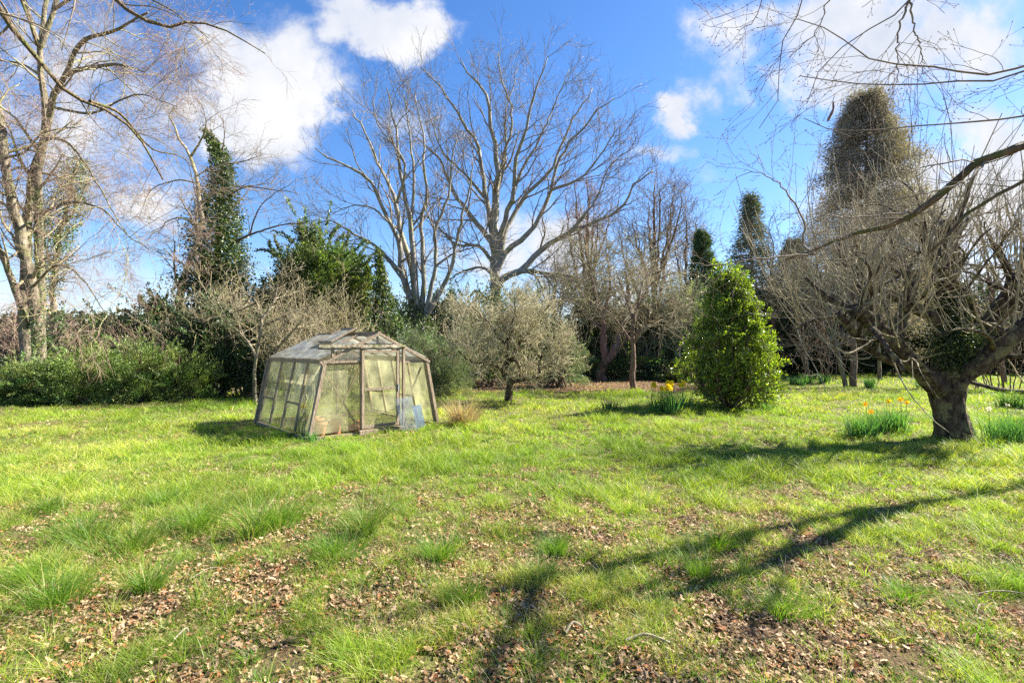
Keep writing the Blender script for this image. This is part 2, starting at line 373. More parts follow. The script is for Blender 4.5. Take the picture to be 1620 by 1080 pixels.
# ------------------------------------------------------------------ ground
def ground():
    s = np.linspace(-1, 1, 521); xs = 16*s+(np.abs(s)**7)*np.sign(s)*700
    s2 = np.linspace(0, 1, 620); ys = -6+34*s2+s2**9*900
    X, Y = np.meshgrid(xs, ys); Z = hz(X, Y)*sst(80, 35, np.abs(X))
    V = np.stack([X, Y, Z], -1).reshape(-1, 3); nx, ny = len(xs), len(ys)
    i = (np.arange(ny-1)*nx)[:, None]; j = np.arange(nx-1)[None, :]
    Fq = np.stack([i+j, i+j+1, i+j+nx+1, i+j+nx], -1).reshape(-1, 4)
    g = cover(V[:, 0], V[:, 1]); c = np.stack([g, g, g], 1)
    m, N, L = newmat('soil_and_moss'); o = N.new('ShaderNodeOutputMaterial'); p = N.new('ShaderNodeBsdfPrincipled'); p.inputs['Roughness'].default_value = .95
    p.inputs['Specular IOR Level'].default_value = .1
    tc = N.new('ShaderNodeTexCoord')
    def nz(sc, d=6, r=.65):
        n = N.new('ShaderNodeTexNoise'); n.inputs['Scale'].default_value = sc; n.inputs['Detail'].default_value = d; n.inputs['Roughness'].default_value = r
        L.new(tc.outputs['Object'], n.inputs['Vector']); return n.outputs['Fac']
    def ramp(f, st):
        r = N.new('ShaderNodeValToRGB'); e = r.color_ramp.elements
        e[0].position, e[0].color = st[0][0], (*st[0][1], 1); e[1].position, e[1].color = st[-1][0], (*st[-1][1], 1)
        for q in st[1:-1]: x = e.new(q[0]); x.color = (*q[1], 1)
        L.new(f, r.inputs[0]); return r.outputs[0]
    br = ramp(nz(60), [(.3, (.03, .02, .012)), (.5, (.11, .07, .04)), (.7, (.24, .16, .09))])
    gr = ramp(nz(14), [(.3, (.045, .045, .018)), (.5, (.13, .13, .045)), (.6, (.19, .185, .06)), (.75, (.28, .24, .12))])
    at = N.new('ShaderNodeAttribute'); at.attribute_name = 'Col'
    mx = N.new('ShaderNodeMix'); mx.data_type = 'RGBA'
    L.new(at.outputs['Fac'], mx.inputs['Factor']); L.new(br, mx.inputs['A']); L.new(gr, mx.inputs['B']); L.new(mx.outputs['Result'], p.inputs['Base Color'])
    b = N.new('ShaderNodeBump'); b.inputs['Strength'].default_value = .8; b.inputs['Distance'].default_value = .04; L.new(nz(40), b.inputs['Height']); L.new(b.outputs[0], p.inputs['Normal'])
    L.new(p.outputs[0], o.inputs['Surface'])
    g_ = mk('ground', V, Fq, m, colr=c); setmeta(g_, kind='structure')
ground()
GREENS = np.array([(.17, .275, .030), (.25, .345, .032), (.32, .39, .042), (.105, .205, .026), (.39, .41, .085), (.52, .47, .26)])
GH_A = np.array([-3.72, 8.85]); GH_U = np.array([.765, .644]); GH_V = np.array([-.710, .704])
def in_gh(x, y, mrg=0.):
    a = (x-GH_A[0])*GH_U[0]+(y-GH_A[1])*GH_U[1]; b = (x-GH_A[0])*GH_V[0]+(y-GH_A[1])*GH_V[1]
    return (a > -mrg) & (a < 2.72+mrg) & (b > -mrg) & (b < 2.75+mrg)
def grass():
    rng = np.random.default_rng(11); parts = []
    bands = [(2.0, 3.6, 9500, .0028, .062), (3.6, 5.5, 6000, .0038, .07), (5.5, 8, 3200, .0055, .078), (8, 12, 1500, .008, .08), (12, 18, 600, .013, .08), (18, 30, 130, .022, .085)]
    for y0, y1, dn, w, h in bands:
        xm = min(y1*1.13+.4, 30); n = int(dn*2*xm*(y1-y0))
        y = rng.uniform(y0, y1, n); x = rng.uniform(-xm, xm, n)
        k = (np.abs(x) < y*1.1+.5); x, y = x[k], y[k]
        c = cover(x, y); cl = fbm(x*4.5, y*4.5, 61, 3)
        keep = rng.random(len(x)) < (.26+.74*c)*(.22+1.2*sst(.36, .60, cl))
        keep &= ~in_gh(x, y) | (rng.random(len(x)) < .15)
        x, y, c, cl = x[keep], y[keep], c[keep], cl[keep]
        tall = fbm(x*.9, y*.9, 90, 2); hh = h*(.45+.75*c)*(.5+.9*rng.random(len(x)))*(.6+1.0*sst(.4, .7, cl))*(.7+.8*sst(.45, .7, tall))
        B = np.stack([x, y, hz(x, y)-.005], 1)
        q = fbm(x*.6, y*.6, 120, 3); pal = np.clip((q-.3)*2.2+rng.normal(0, .22, len(x)), 0, .999)
        gi = (pal*5).astype(int); dry = rng.random(len(x)) < (.05+.16*(1-c)); gi[dry] = 5
        tone = np.clip(.62+.85*fbm(x*1.1+40, y*1.3, 150, 3)-.25*(cl < .45), .5, 1.35)[:, None]
        parts.append(blades(rng, B, hh, w*(.6+.8*rng.random(len(x))), .95, GREENS[gi]*tone, .15, 2 if y0 > 7 else 3))
    nt = 4600; ty = 2.1+8.5*rng.random(nt)**.8; tx = rng.uniform(-1, 1, nt)*(ty*1.1+.3); bl = 34
    th = (.06+.15*rng.random(nt)**2)*np.where(ty > 6, .8, 1.); tr = .018+.035*rng.random(nt); tg = rng.integers(0, 5, nt); tl = rng.random(nt)*6.28
    i = np.repeat(np.arange(nt), bl); a = rng.random(nt*bl)*6.283; q = np.abs(rng.normal(0, 1, nt*bl))*tr[i]
    x = tx[i]+np.cos(a)*q; y = ty[i]+np.sin(a)*q; k = ~in_gh(x, y); i, a, x, y = i[k], a[k], x[k], y[k]
    dv = np.stack([np.cos(a)+.5*np.cos(tl[i]), np.sin(a)+.5*np.sin(tl[i]), 0*a], 1); gi = tg[i].copy(); gi[rng.random(len(x)) < .10] = 5
    parts.append(blades(rng, np.stack([x, y, hz(x, y)-.008], 1), th[i]*(.4+.8*rng.random(len(x))), np.where(ty[i] > 6, .0055, .0032), 1.0, GREENS[gi]*np.array([.86, .95, .9]), .15, 3, dirv=dv))
    V, Fl, C = join(parts)
    o = mk('grass', V, Fl, MT['grass'], colr=C, smooth=False); setmeta(o, 'short spring grass covering the whole lawn', 'grass', kind='stuff')
    print('grass faces', sum(len(f) for f in Fl))
grass()
def leaf_litter():
    rng = np.random.default_rng(5)
    xs, ys = [], []
    for y0, y1, dn in ((2.0, 4, 4200), (4, 7, 2400), (7, 11, 600), (11, 18, 90), (17.5, 25, 230)):
        xm = y1*1.1+.3; n = int(dn*2*xm*(y1-y0)); y = rng.uniform(y0, y1, n); x = rng.uniform(-xm, xm, n)
        k = np.abs(x) < y*1.1+.4; x, y = x[k], y[k]; c = cover(x, y)
        if y0 == 17.5: k = (rng.random(len(x)) < 1-c) & (x > -4) & (x < 13)
        else: k = rng.random(len(x)) < np.clip(1.25+.35*(y < 5.8)-c, .10, 1)*np.clip(fbm(x*3, y*3, 200, 2)*1.7-.2, .05, 1)
        xs.append(x[k]); ys.append(y[k])
    x = np.concatenate(xs); y = np.concatenate(ys); n = len(x)
    # lobed oak leaf outline
    base = np.array([(0, -.5), (.10, -.30), (.22, -.22), (.13, -.08), (.30, .06), (.16, .18), (.22, .36), (0, .5), (-.20, .34), (-.15, .16), (-.31, .04), (-.13, -.1), (-.23, -.24), (-.09, -.32)])
    s = (.015+.023*rng.random(n)+.032*rng.random(n)**6)*np.where(y > 9, 1.6, 1.); az = rng.random(n)*2*np.pi
    tl = nrm(rng.normal(size=(n, 3))*np.array([.42, .42, 0])+np.array([0, 0, 1]))
    a = np.stack([np.cos(az), np.sin(az), 0*az], 1); a = nrm(a-tl*(a*tl).sum(1, keepdims=True)); b = np.cross(tl, a)
    curl = rng.normal(0, 1.1, n)[:, None]; curl2 = rng.normal(0, .9, n)[:, None]
    P = np.concatenate([np.zeros((1, 2)), base]); m = len(P)
    wx = 1+.25*rng.normal(size=(n, 1)); lx, ly = P[None, :, 0]*wx*s[:, None], P[None, :, 1]*s[:, None]*np.ones((n, 1))
    hzz = (curl*(lx/s[:, None])**2+curl2*(ly/s[:, None])**2*.7+.25*curl*(lx*ly)/s[:, None]**2)*s[:, None]
    z0 = hz(x, y)+.006+.022*rng.random(n)
    C0 = np.stack([x, y, z0], 1)
    V = C0[:, None, :]+lx[..., None]*a[:, None, :]+ly[..., None]*b[:, None, :]+hzz[..., None]*tl[:, None, :]
    i = (np.arange(n)*m)[:, None, None]; k = np.arange(1, m); k2 = np.r_[np.arange(2, m), 1]
    Ft = (i+np.stack([0*k, k, k2], 1)[None]).reshape(-1, 3)
    pal = np.array([(.30, .20, .11), (.40, .28, .165), (.20, .115, .055), (.46, .33, .20), (.12, .07, .038), (.30, .13, .05), (.31, .20, .11)])
    c = pal[rng.integers(0, 7, n)]*(1+.18*rng.normal(size=(n, 1)))
    o = mk('leaf_litter', V.reshape(-1, 3), Ft, MT['litter'], colr=np.repeat(np.clip(c, .02, 1), m, 0), smooth=False)
    setmeta(o, 'dry brown oak leaves scattered between the grass', 'dead leaves', kind='stuff'); print('litter', n)
leaf_litter()
# tussocks
def tussock(px, py, w, h, label, dry=.05, dark=1., n=260, name='grass_tussock', cat='grass tuft', bend=.75, cols=None):
    rng = np.random.default_rng(int(px*7+py)); X, Y = gp(px, py); sc = Y/F
    r = w*sc/2; hh = h*sc*1.15
    a = rng.random(n)*2*np.pi; q = rng.random(n)**.8*r*.7; a0 = rng.random()*6.28; q = q*(1+.35*np.cos(a-a0)+.2*np.cos(3*a+a0))
    n_ = n
    x = X+np.cos(a)*q; y = Y+np.sin(a)*q; z = hz(x, y)-.01
    out = np.stack([np.cos(a), np.sin(a), 0*a], 1)*(q/(r*.55))[:, None]
    if cols is None: cols = np.array([(.075, .16, .02), (.115, .225, .024), (.16, .28, .03), (.42, .40, .18)])
    ci = rng.integers(0, 3, n); ci[rng.random(n) < dry] = 3
    V, Fl, C = blades(rng, np.stack([x, y, z], 1), hh*(.3+.85*rng.random(n)**.8), max(.0035, sc*.7), bend*1.15, cols[ci]*dark, .15, 4, dirv=out*1.2)
    o = mk(name, V, Fl, MT['grass'], colr=C, smooth=False, loc=(X, Y, float(hz(X, Y)))); setmeta(o, label, cat, 'tussocks of longer grass on the lawn' if name == 'grass_tussock' else None)
    return o
for t in [
    (130, 860, 100, 55, 'dark green grass tussock left of the pair nearest the left edge'), (205, 875, 150, 50, 'wide pale green tussock just right of the dark tussock at left'),
    (80, 960, 105, 62, 'low bright tussock nearest the bottom left corner'), (232, 945, 55, 55, 'narrow upright bright green tussock above brown leaves, lower left'),
    (50, 925, 90, 45, 'feathery tussock touching the left edge of the lawn'),
    (312, 838, 100, 48, 'spreading tussock in the middle of the left lawn'), (70, 815, 70, 30, 'small dark tussock far left under the hedge view'),
    (262, 802, 70, 35, 'small tussock behind the spreading tussock on the left lawn'), (440, 835, 75, 60, 'dense tussock directly below the greenhouse left side'),
    (400, 850, 60, 65, 'wispy tussock with straw coloured tips below the greenhouse'), (578, 850, 75, 65, 'dark tussock with tall dry seed stalks below the greenhouse door'),
    (695, 888, 80, 50, 'round bright tussock among leaves below the dry grass tuft'), (735, 955, 75, 50, 'isolated bright tussock in brown leaves near the lower centre'),
    (530, 885, 110, 40, 'flat wide tussock between the leaf patches, lower centre left'), (880, 875, 50, 35, 'small tussock caught in the branch shadow at centre'),
    (1135, 862, 60, 34, 'rounded tussock, upper of the two close ones right of centre'), (1112, 912, 75, 42, 'rounded dark tussock, lower of the two close ones right of centre'),
    (1240, 968, 110, 36, 'low bright tussock under the two rounded tussocks, to their right'), (1430, 945, 70, 28, 'low yellow green tussock on the leafy lower right lawn'),
    (860, 915, 80, 34, 'soft tussock left of the branch shadow in the lower centre')]:
    px, py, w, h, lb = t
    tussock(px, py, w, h, lb, .25 if 'straw' in lb or 'seed' in lb else .05, .8 if 'dark' in lb else 1.05, 560 if w > 90 else 400)
STRAW = np.array([(.34, .25, .17), (.42, .31, .22), (.26, .18, .11), (.50, .40, .28)])
tussock(730, 672, 62, 42, 'clump of dead straw coloured grass to the right of the greenhouse', 0, 1, 620, 'dry_grass_clump', 'dry grass', .55, STRAW)
# ------------------------------------------------------------------ greenhouse
def boxbar(p, q, w, d, up=(0, 0, 1)):
    p, q = np.array(p, float), np.array(q, float); t = nrm(q-p); s = nrm(np.cross(t, np.array(up, float))); v = np.cross(s, t)
    V = np.array([e+s*a*w/2+v*b*d/2 for e in (p, q) for a, b in ((-1, -1), (1, -1), (1, 1), (-1, 1))])
    Fq = np.array([(0, 1, 2, 3), (7, 6, 5, 4), (0, 4, 5, 1), (1, 5, 6, 2), (2, 6, 7, 3), (3, 7, 4, 0)]); return V, [Fq]
def sheet(a, b, c, d, th=.004):
    a, b, c, d = [np.array(v, float) for v in (a, b, c, d)]; n = nrm(np.cross(b-a, d-a))*th/2
    V = np.array([a-n, b-n, c-n, d-n, a+n, b+n, c+n, d+n]); Fq = np.array([(3, 2, 1, 0), (4, 5, 6, 7), (0, 1, 5, 4), (1, 2, 6, 5), (2, 3, 7, 6), (3, 0, 4, 7)]); return V, [Fq]
def greenhouse():
    z0 = float(hz(*GH_A))-.02
    def g(a, b, h): return np.array([GH_A[0]+GH_U[0]*a+GH_V[0]*b, GH_A[1]+GH_U[1]*a+GH_V[1]*b, z0+h])
    t = thing('greenhouse', 'old weathered wood greenhouse with algae stained glass standing on the lawn', 'greenhouse', tuple(g(1.35, 1.37, 0)))
    W_, L_, E, RG, ln = 2.70, 2.75, 1.42, 2.0, .27
    WD, GL = MT['wood'], MT['glass']; n3 = lambda s, h: s*(ln*h/E)       # lean inwards with height
    def lw(b, h): return g(ln*h/E, b, h)                                  # left wall
    def rw(b, h): return g(W_-ln*h/E, b, h)
    def fr(a, h): return g(a, .0, h)
    P = lambda nm, p, q, w=.036, d=.045, up=(0, 0, 1): mk(nm, *boxbar(p, q, w, d, up)[:2], WD, t, smooth=False)
    ul = tuple(GH_V)+(0,)
    # plinth, sills
    for a, b in (((0, 0), (W_, 0)), ((W_, 0), (W_, L_)), ((W_, L_), (0, L_)), ((0, L_), (0, 0))):
        mk('plinth', *boxbar(g(a[0], a[1], .035), g(b[0], b[1], .035), .06, .07)[:2], MT['wood'], t, smooth=False)
    # side walls: posts, transoms, panes
    nb = 4
    for side, wall in (('l', lw), ('r', rw)):
        for i in range(nb+1):
            b = .03+(L_-.06)*i/nb
            P('post', wall(b, .1), wall(b, E), .05 if i in (0, nb) else .038, .06, ul)
        P('eaves_beam', wall(-.05, E+.03), wall(L_+.05, E+.03), .06, .07)
        for i in range(nb):
            b0, b1 = .06+(L_-.06)*i/nb, (L_-.06)*(i+1)/nb
            mk('pane', *sheet(wall(b0, .12), wall(b1, .12), wall(b1, E-.01), wall(b0, E-.01)), GL, t, smooth=False)
            if i in (1, 3): P('transom', wall(b0, .62), wall(b1, .62), .035, .035)
    mk('post', *boxbar(g(-.04, L_+.05, .02), g(ln-.04, L_+.05, E), .05, .05, ul)[:2], WD, t, smooth=False)
    # gables (front b=0, back b=L_)
    for b in (0., L_):
        s = 1 if b else -1
        def G(a, h, o=0.): return g(a, b+s*o, h)
        xl = lambda h: ln*h/E
        # corner posts
        P('corner_post', G(.0, .1, .03), G(ln, E, .03), .06, .07, ul); P('corner_post', G(W_, .1, .03), G(W_-ln, E, .03), .06, .07, ul)
        P('barge_board', G(ln-.06, E-.01, .035), G(W_/2, RG, .035), .05, .075, ul); P('barge_board', G(W_-ln+.06, E-.01, .035), G(W_/2, RG, .035), .05, .075, ul)
        d0, d1 = (1.0, 1.78)
        for a in (d0, d1): P('door_post', G(a, .1, .0), G(a, RG-.06-abs(a-W_/2)/(W_/2-ln)*(RG-E), 0), .05, .06, ul)
        P('gable_beam', G(ln, E+.0, .0), G(d0 if not b else W_-ln, E+.0, .0), .04, .045)
        if not b: P('gable_beam', G(d1, E, 0), G(W_-ln, E, 0), .04, .045)
        P('brace', G(.30, 1.30, -.05), G(d0-.04, .14, -.05), .03, .035, ul); P('brace', G(W_-.35, 1.30, -.05), G(d1+.04, .14, -.05), .03, .035, ul)
        P('collar_tie', G(W_/2-.34, RG-.22, -.03), G(W_/2+.34, RG-.22, -.03), .03, .04); P('king_post', G(W_/2, RG-.22, -.03), G(W_/2, RG-.03, -.03), .03, .03, ul)
        P('collar_tie', G(W_/2-.04, RG-.05, -.07), G(W_/2+.40, RG-.33, -.07), .03, .03)
        mk('pane', *sheet(G(.05, .12), G(d0-.03, .12), G(d0-.03, E-.03), G(ln+.02, E-.03)), GL, t, smooth=False)
        mk('pane', *sheet(G(d1+.03, .12), G(W_-.05, .12), G(W_-ln-.02, E-.03), G(d1+.03, E-.03)), GL, t, smooth=False)
        hd = RG-abs(d0-W_/2)/(W_/2-ln)*(RG-E)-.05
        Vt = np.array([G(ln+.08, E+.03), G(d0-.03, E+.03), G(d0-.03, hd)]); mk('gable_pane', Vt, np.array([(0, 1, 2)]), MT['roofg'], t, smooth=False)
        Vt = np.array([G(d1+.03, E+.03), G(W_-ln-.08, E+.03), G(d1+.03, hd-.03)]); mk('gable_pane', Vt, np.array([(0, 1, 2)]), MT['roofg'], t, smooth=False)
        Vt = np.array([G(d0+.03, 1.73), G(d1-.03, 1.73), G(d1-.03, hd-.03), G(W_/2, RG-.06), G(d0+.03, hd)])
        mk('gable_pane', Vt, np.array([(0, 1, 2, 3, 4)]), MT['roofg'], t, smooth=False)
        if b: mk('pane', *sheet(G(d0+.03, .12), G(d1-.03, .12), G(d1-.03, 1.7), G(d0+.03, 1.7)), GL, t, smooth=False)
    # sliding door on its track
    dl, dr, dt = .99, 1.73, 1.66
    o = .075
    mk('door_track', *boxbar(g(.14, -o-.02, 1.755), g(1.90, -o-.02, 1.755), .05, .045)[:2], MT['pale'], t, smooth=False)
    mk('door_track', *boxbar(g(.15, -o+.03, 1.70), g(1.88, -o+.03, 1.70), .03, .03)[:2], WD, t, smooth=False)
    mk('track_post', *boxbar(g(.42, -.04, 1.42), g(.42, -.04, 1.73), .05, .05, ul)[:2], WD, t, smooth=False)
    P('door_jamb', g(1.86, -o, .1), g(1.86, -o, 1.72), .045, .05, ul)
    P('door_jamb', g(1.76, -.04, .1), g(1.76, -.04, 1.72), .03, .05, ul)
    door, fl, _ = join([boxbar(g(dl, -o, .14), g(dl, -o, dt), .05, .035, ul), boxbar(g(dr, -o, .14), g(dr, -o, dt), .05, .035, ul),
        boxbar(g(dl+.025, -o, .17), g(dr-.025, -o, .17), .035, .06), boxbar(g(dl+.025, -o, dt-.02), g(dr-.025, -o, dt-.02), .035, .045), boxbar(g(dl+.025, -o, .90), g(dr-.025, -o, .90), .04, .05)])
    dd = mk('door', door, fl, WD, t, smooth=False)
    for h0, h1 in ((.2, .875), (.925, dt-.045)):
        mk('pane', *sheet(g(dl+.025, -o, h0), g(dr-.025, -o, h0), g(dr-.025, -o, h1), g(dl+.025, -o, h1)), GL, dd, smooth=False)
    mk('handle', *boxbar(g(dr, -o-.03, .84), g(dr, -o-.03, .98), .018, .02, ul)[:2], MT['metal'], dd, smooth=False)
    P('threshold', g(.9, -o-.02, .07), g(1.95, -o-.02, .07), .12, .09)
    P('eaves_beam', g(ln-.1, -.05, E+.03), g(d0, -.05, E+.035), .03, .04)
    # roof
    P('ridge_beam', g(W_/2, -.05, RG), g(W_/2, L_+.05, RG), .06, .09)
    for i in range(nb+1):
        b = .03+(L_-.06)*i/nb
        for s in (0, 1):
            e = ln-.03 if s == 0 else W_-ln+.03
            if i not in (0, nb): P('rafter', g(e, b, E+.075), g(W_/2, b, RG+.01), .035, .04)
    for i in range(nb):
        b0, b1 = .04+(L_-.06)*i/nb, .0+(L_-.06)*(i+1)/nb+.02
        for s in (0, 1):
            if s == 0 and i == 0: 
                h0 = .0
            e = ln-.05 if s == 0 else W_-ln+.05; r = W_/2-.02 if s == 0 else W_/2+.02
            if s == 0 and i in (0, 1):        # cracked open roof light: glass stops short of the ridge
                r = e+(r-e)*(.86 if i else .62); hh = E+.09+(RG-E-.06)*(.86 if i else .62)
            else: hh = RG+.03
            mk('roof_pane', *sheet(g(e, b0, E+.09), g(e, b1, E+.09), g(r, b1, hh), g(r, b0, hh)), MT['roofg'], t, smooth=False)
    # slipped vent frame by the ridge
    V, fl, _ = join([boxbar(g(W_/2-.55, .9, RG-.16), g(W_/2-.02, .9, RG+.13), .035, .035), boxbar(g(W_/2-.55, 1.5, RG-.16), g(W_/2-.02, 1.5, RG+.13), .035, .035),
        boxbar(g(W_/2-.55, .9, RG-.16), g(W_/2-.55, 1.5, RG-.16), .035, .035), boxbar(g(W_/2-.02, .88, RG+.13), g(W_/2-.02, 1.52, RG+.13), .035, .035)])
    v = mk('roof_vent', V, fl, WD, t, smooth=False)
    mk('pane', *sheet(g(W_/2-.53, .92, RG-.14), g(W_/2-.53, 1.48, RG-.14), g(W_/2-.04, 1.48, RG+.12), g(W_/2-.04, .92, RG+.12)), MT['roofg'], v, smooth=False)
    # loose sheets of glass leaning outside by the door
    a = mk('glass_sheet', *sheet(g(1.62, -.42, .02), g(2.02, -.38, .02), g(2.0, -.16, .72), g(1.60, -.2, .68), .005), MT['clear'], None, smooth=False, loc=tuple(g(1.8, -.4, 0)))
    setmeta(a, 'clear loose pane of glass leaning on the door end of the greenhouse', 'glass sheet')
    a = mk('glass_sheet', *sheet(g(2.06, -.26, .02), g(2.28, -.24, .02), g(2.24, -.1, .52), g(2.03, -.12, .50), .005), MT['blue'], None, smooth=False, loc=tuple(g(2.2, -.3, 0)))
    setmeta(a, 'blue tinted loose sheet leaning on the greenhouse right of the clear pane', 'glass sheet')
    # pots inside
    def pot(a, b, h, r, label, tip=0., fill=True):
        k = 20; prof = [(.62*r, 0), (.88*r, h*.72), (.90*r, h*.74), (1.02*r, h*.75), (1.05*r, h), (.92*r, h), (.90*r, h*.85), (.2*r, h*.82), (.0, h*.82)]
        ang = np.arange(k)/k*2*np.pi; V = np.array([[q[0]*math.cos(x), q[0]*math.sin(x), q[1]] for q in prof for x in ang])
        m = len(prof); i = (np.arange(m-1)*k)[:, None]; j = np.arange(k)[None, :]; j2 = (j+1) % k
        Fq = np.stack([i+j, i+j2, i+k+j2, i+k+j], -1).reshape(-1, 4)
        if tip:
            c, s = math.cos(tip), math.sin(tip); V = np.stack([V[:, 0]*c+V[:, 2]*s, V[:, 1], -V[:, 0]*s+V[:, 2]*c+r*.9*abs(s)], 1)
        base = g(a, b, .02); V = V+base
        mi = np.zeros(len(Fq), int); mi[(m-3)*k:] = 1
        o = mk('plant_pot', V, Fq, None, None, loc=tuple(base), mats=[MT['terra'], MT['brown']], midx=mi); setmeta(o, label, 'plant pot', 'terracotta pots inside the greenhouse')
    pot(.34, .50, .34, .15, 'tallest terracotta pot, inside the greenhouse beside the left corner'); pot(.30, .20, .30, .12, 'terracotta pot at the inner left corner of the greenhouse')
    pot(.62, .28, .30, .13, 'upright orange terracotta pot just right of the greenhouse corner post'); pot(.86, .20, .22, .11, 'small terracotta pot lying tipped on the greenhouse floor', 1.25)
    return g
ghp = greenhouse()
# ------------------------------------------------------------------ daffodils
def flower(pos, tilt, colp, colt, par, s=1.):
    parts = []; r = .036*s
    az = tilt; f = np.array([math.cos(az), math.sin(az), .15]); f /= np.linalg.norm(f)
    sd_ = nrm(np.cross(f, [0, 0, 1])); up_ = np.cross(sd_, f)
    V, Q, C = [], [], []
    for i in range(6):
        a = i/6*2*math.pi; d = sd_*math.cos(a)+up_*math.sin(a); p = np.cross(f, d)
        o = len(V); V += [pos+d*.004, pos+d*r*.6+p*r*.33+f*.002, pos+d*r*1.1-f*.004, pos+d*r*.6-p*r*.33+f*.002]; Q.append((o, o+1, o+2, o+3)); C += [colp]*4
    k = 8
    for j, (rr, ff) in enumerate(((.010, 0), (.011, .016), (.018, .032))):
        for i in range(k):
            a = i/k*2*math.pi; V.append(pos+(sd_*math.cos(a)+up_*math.sin(a))*rr*s+f*ff*s); C.append(colt)
    for j in range(2):
        for i in range(k):
            b = 24+j*k; Q.append((b+i, b+(i+1) % k, b+k+(i+1) % k, b+k+i))
    mk('flower', np.array(V), np.array(Q), MT['petal'], par, colr=np.array(C), smooth=False)
YEL, ORG, WHT = (.80, .62, .02), (.85, .42, .01), (.72, .68, .58)
DAFG = np.array([(.08, .19, .07), (.10, .24, .07), (.065, .16, .08), (.14, .29, .07)])
def daff(px, py, w, h, label, nfl=0, n=240, cp=YEL, ct=YEL, wh=None, dk=1.):
    rng = np.random.default_rng(int(px*3+py)); X, Y = gp(px, py) if wh is None else wh; sc = Y/F
    rx = w*sc/2; hh = h*sc; z = float(hz(X, Y))
    t = thing('daffodil_clump', label, 'daffodils', (X, Y, z), 'clumps of daffodils in the grass')
    nc = max(2, int(w/14)); cx = rng.uniform(-1, 1, nc)*rx*.75; cy = rng.uniform(-.5, .5, nc)*max(rx*.6, .1)
    i = rng.integers(0, nc, n); q = rng.normal(0, .06+rx*.06, (n, 2))
    B = np.stack([X+cx[i]+q[:, 0], Y+cy[i]+q[:, 1], np.full(n, z-.02)], 1)
    out = np.concatenate([q*5, np.zeros((n, 1))], 1)
    V, Fl, C = blades(rng, B, hh*(.6+.5*rng.random(n)), max(.012, sc*1.05), .38, DAFG*dk, .18, 4, dirv=out)
    mk('leaves', V, Fl, MT['grass'], t, colr=C, smooth=False)
    for k in range(nfl):
        j = rng.integers(0, nc); bx = X+cx[j]+rng.normal(0, .08); by = Y+cy[j]+rng.normal(0, .08)-.05
        top = np.array([bx+rng.normal(0, .03), by, z+hh*(1.02+.28*rng.random())])
        Vs, fs = tubes(np.array([spline([(bx, by, z), (bx, by, z+hh*.6), tuple(top)], 5)]), np.full((1, 5), .004), 4)
        mk('stem', Vs, fs, MT['grass'], t, colr=np.tile([(.08, .19, .04)], (len(Vs), 1)))
        flower(top, -math.pi/2+rng.normal(0, .7), cp, ct, t, max(1., sc*110))
daff(1064, 656, 74, 38, 'daffodil clump crowned with yellow flowers, left of the glossy evergreen', 20, 420)
daff(965, 652, 20, 22, 'small dark tuft of daffodil leaves left of the flowering clump', 0, 110, dk=.7)
daff(1008, 650, 26, 15, 'sparse short daffodil leaves between the two clumps', 0, 50)
daff(1350, 690, 62, 42, 'daffodil clump with one orange flower at its left, front of the big apple tree', 2, 380, ORG, ORG)
daff(1400, 682, 72, 44, 'taller daffodil clump with orange flowers nearest left of the apple trunk', 3, 420, ORG, YEL)
daff(1575, 698, 80, 46, 'pale flowered daffodil clump right of the apple trunk', 4, 430, WHT, WHT)
daff(1625, 694, 60, 44, 'daffodil clump cut by the right edge of the picture', 1, 260, WHT, WHT)
daff(1376, 613, 24, 20, 'small daffodil tuft beside the dark straight trunk', 0, 120)
daff(1252, 608, 40, 16, 'low daffodil row at the foot of the leaning rear trunk, left part', 0, 150)
daff(1290, 606, 36, 18, 'low daffodil row at the foot of the leaning rear trunk, right part', 0, 150)
daff(1450, 610, 18, 13, 'tiny far daffodil tuft under the apple limb', 0, 60)
daff(1606, 648, 44, 28, 'dark bluish daffodil tuft at the right edge behind the apple tree', 0, 220, dk=.65)
daff(1228, 648, 40, 18, 'thin daffodil leaves right of the glossy evergreen', 0, 60)
daff(504, 697, 34, 22, 'small daffodil tuft at the front corner of the greenhouse', 0, 90)
p_ = ghp(.22, .62, 0)
daff(0, 0, 22, 40, 'yellow daffodil growing inside the greenhouse beside the pots', 2, 40, wh=(p_[0], p_[1]))
# ------------------------------------------------------------------ trees
def wood(t, nm, sets, mat, sides, amp=0., seed=0):
    parts = [tubes(P, Rd, s, amp if i == 0 else 0., seed) for i, ((P, Rd), s) in enumerate(zip(sets, sides))]
    V, fl, _ = join(parts); return mk(nm, V, fl, mat, t)
def ivy(rng, t, path, rads, n, size, cols, mat='leaf', nm='ivy'):
    n = int(n*2.); size = size*.66
    P = spline(path, 40); rr = np.interp(np.linspace(0, 1, 40), np.linspace(0, 1, len(rads)), rads)
    wgt = rr*1.; idx = rng.choice(40, n, p=wgt/wgt.sum()); v = nrm(rng.normal(size=(n, 3)))*np.array([1, 1, .6])
    lump = .55+.75*fbm(P[idx, 2]*1.5+v[:, 0]*1.3, v[:, 1]*1.3+P[idx, 0], 44, 3)
    C = P[idx]+v*(rr[idx]*lump*(.55+.5*rng.random(n)))[:, None]+rng.normal(0, .05, (n, 3))
    V, fl, c = leafmesh(rng, C, size, cols, .25, .5, .8, .3)
    return mk(nm, V, fl, MT[mat], t, colr=c, smooth=False)
IVYC = np.array([(.05, .08, .028), (.065, .10, .03), (.11, .14, .045), (.035, .055, .025)])
def tree_base(px, Y): return ((px-CX)/F*Y, Y, 0.)
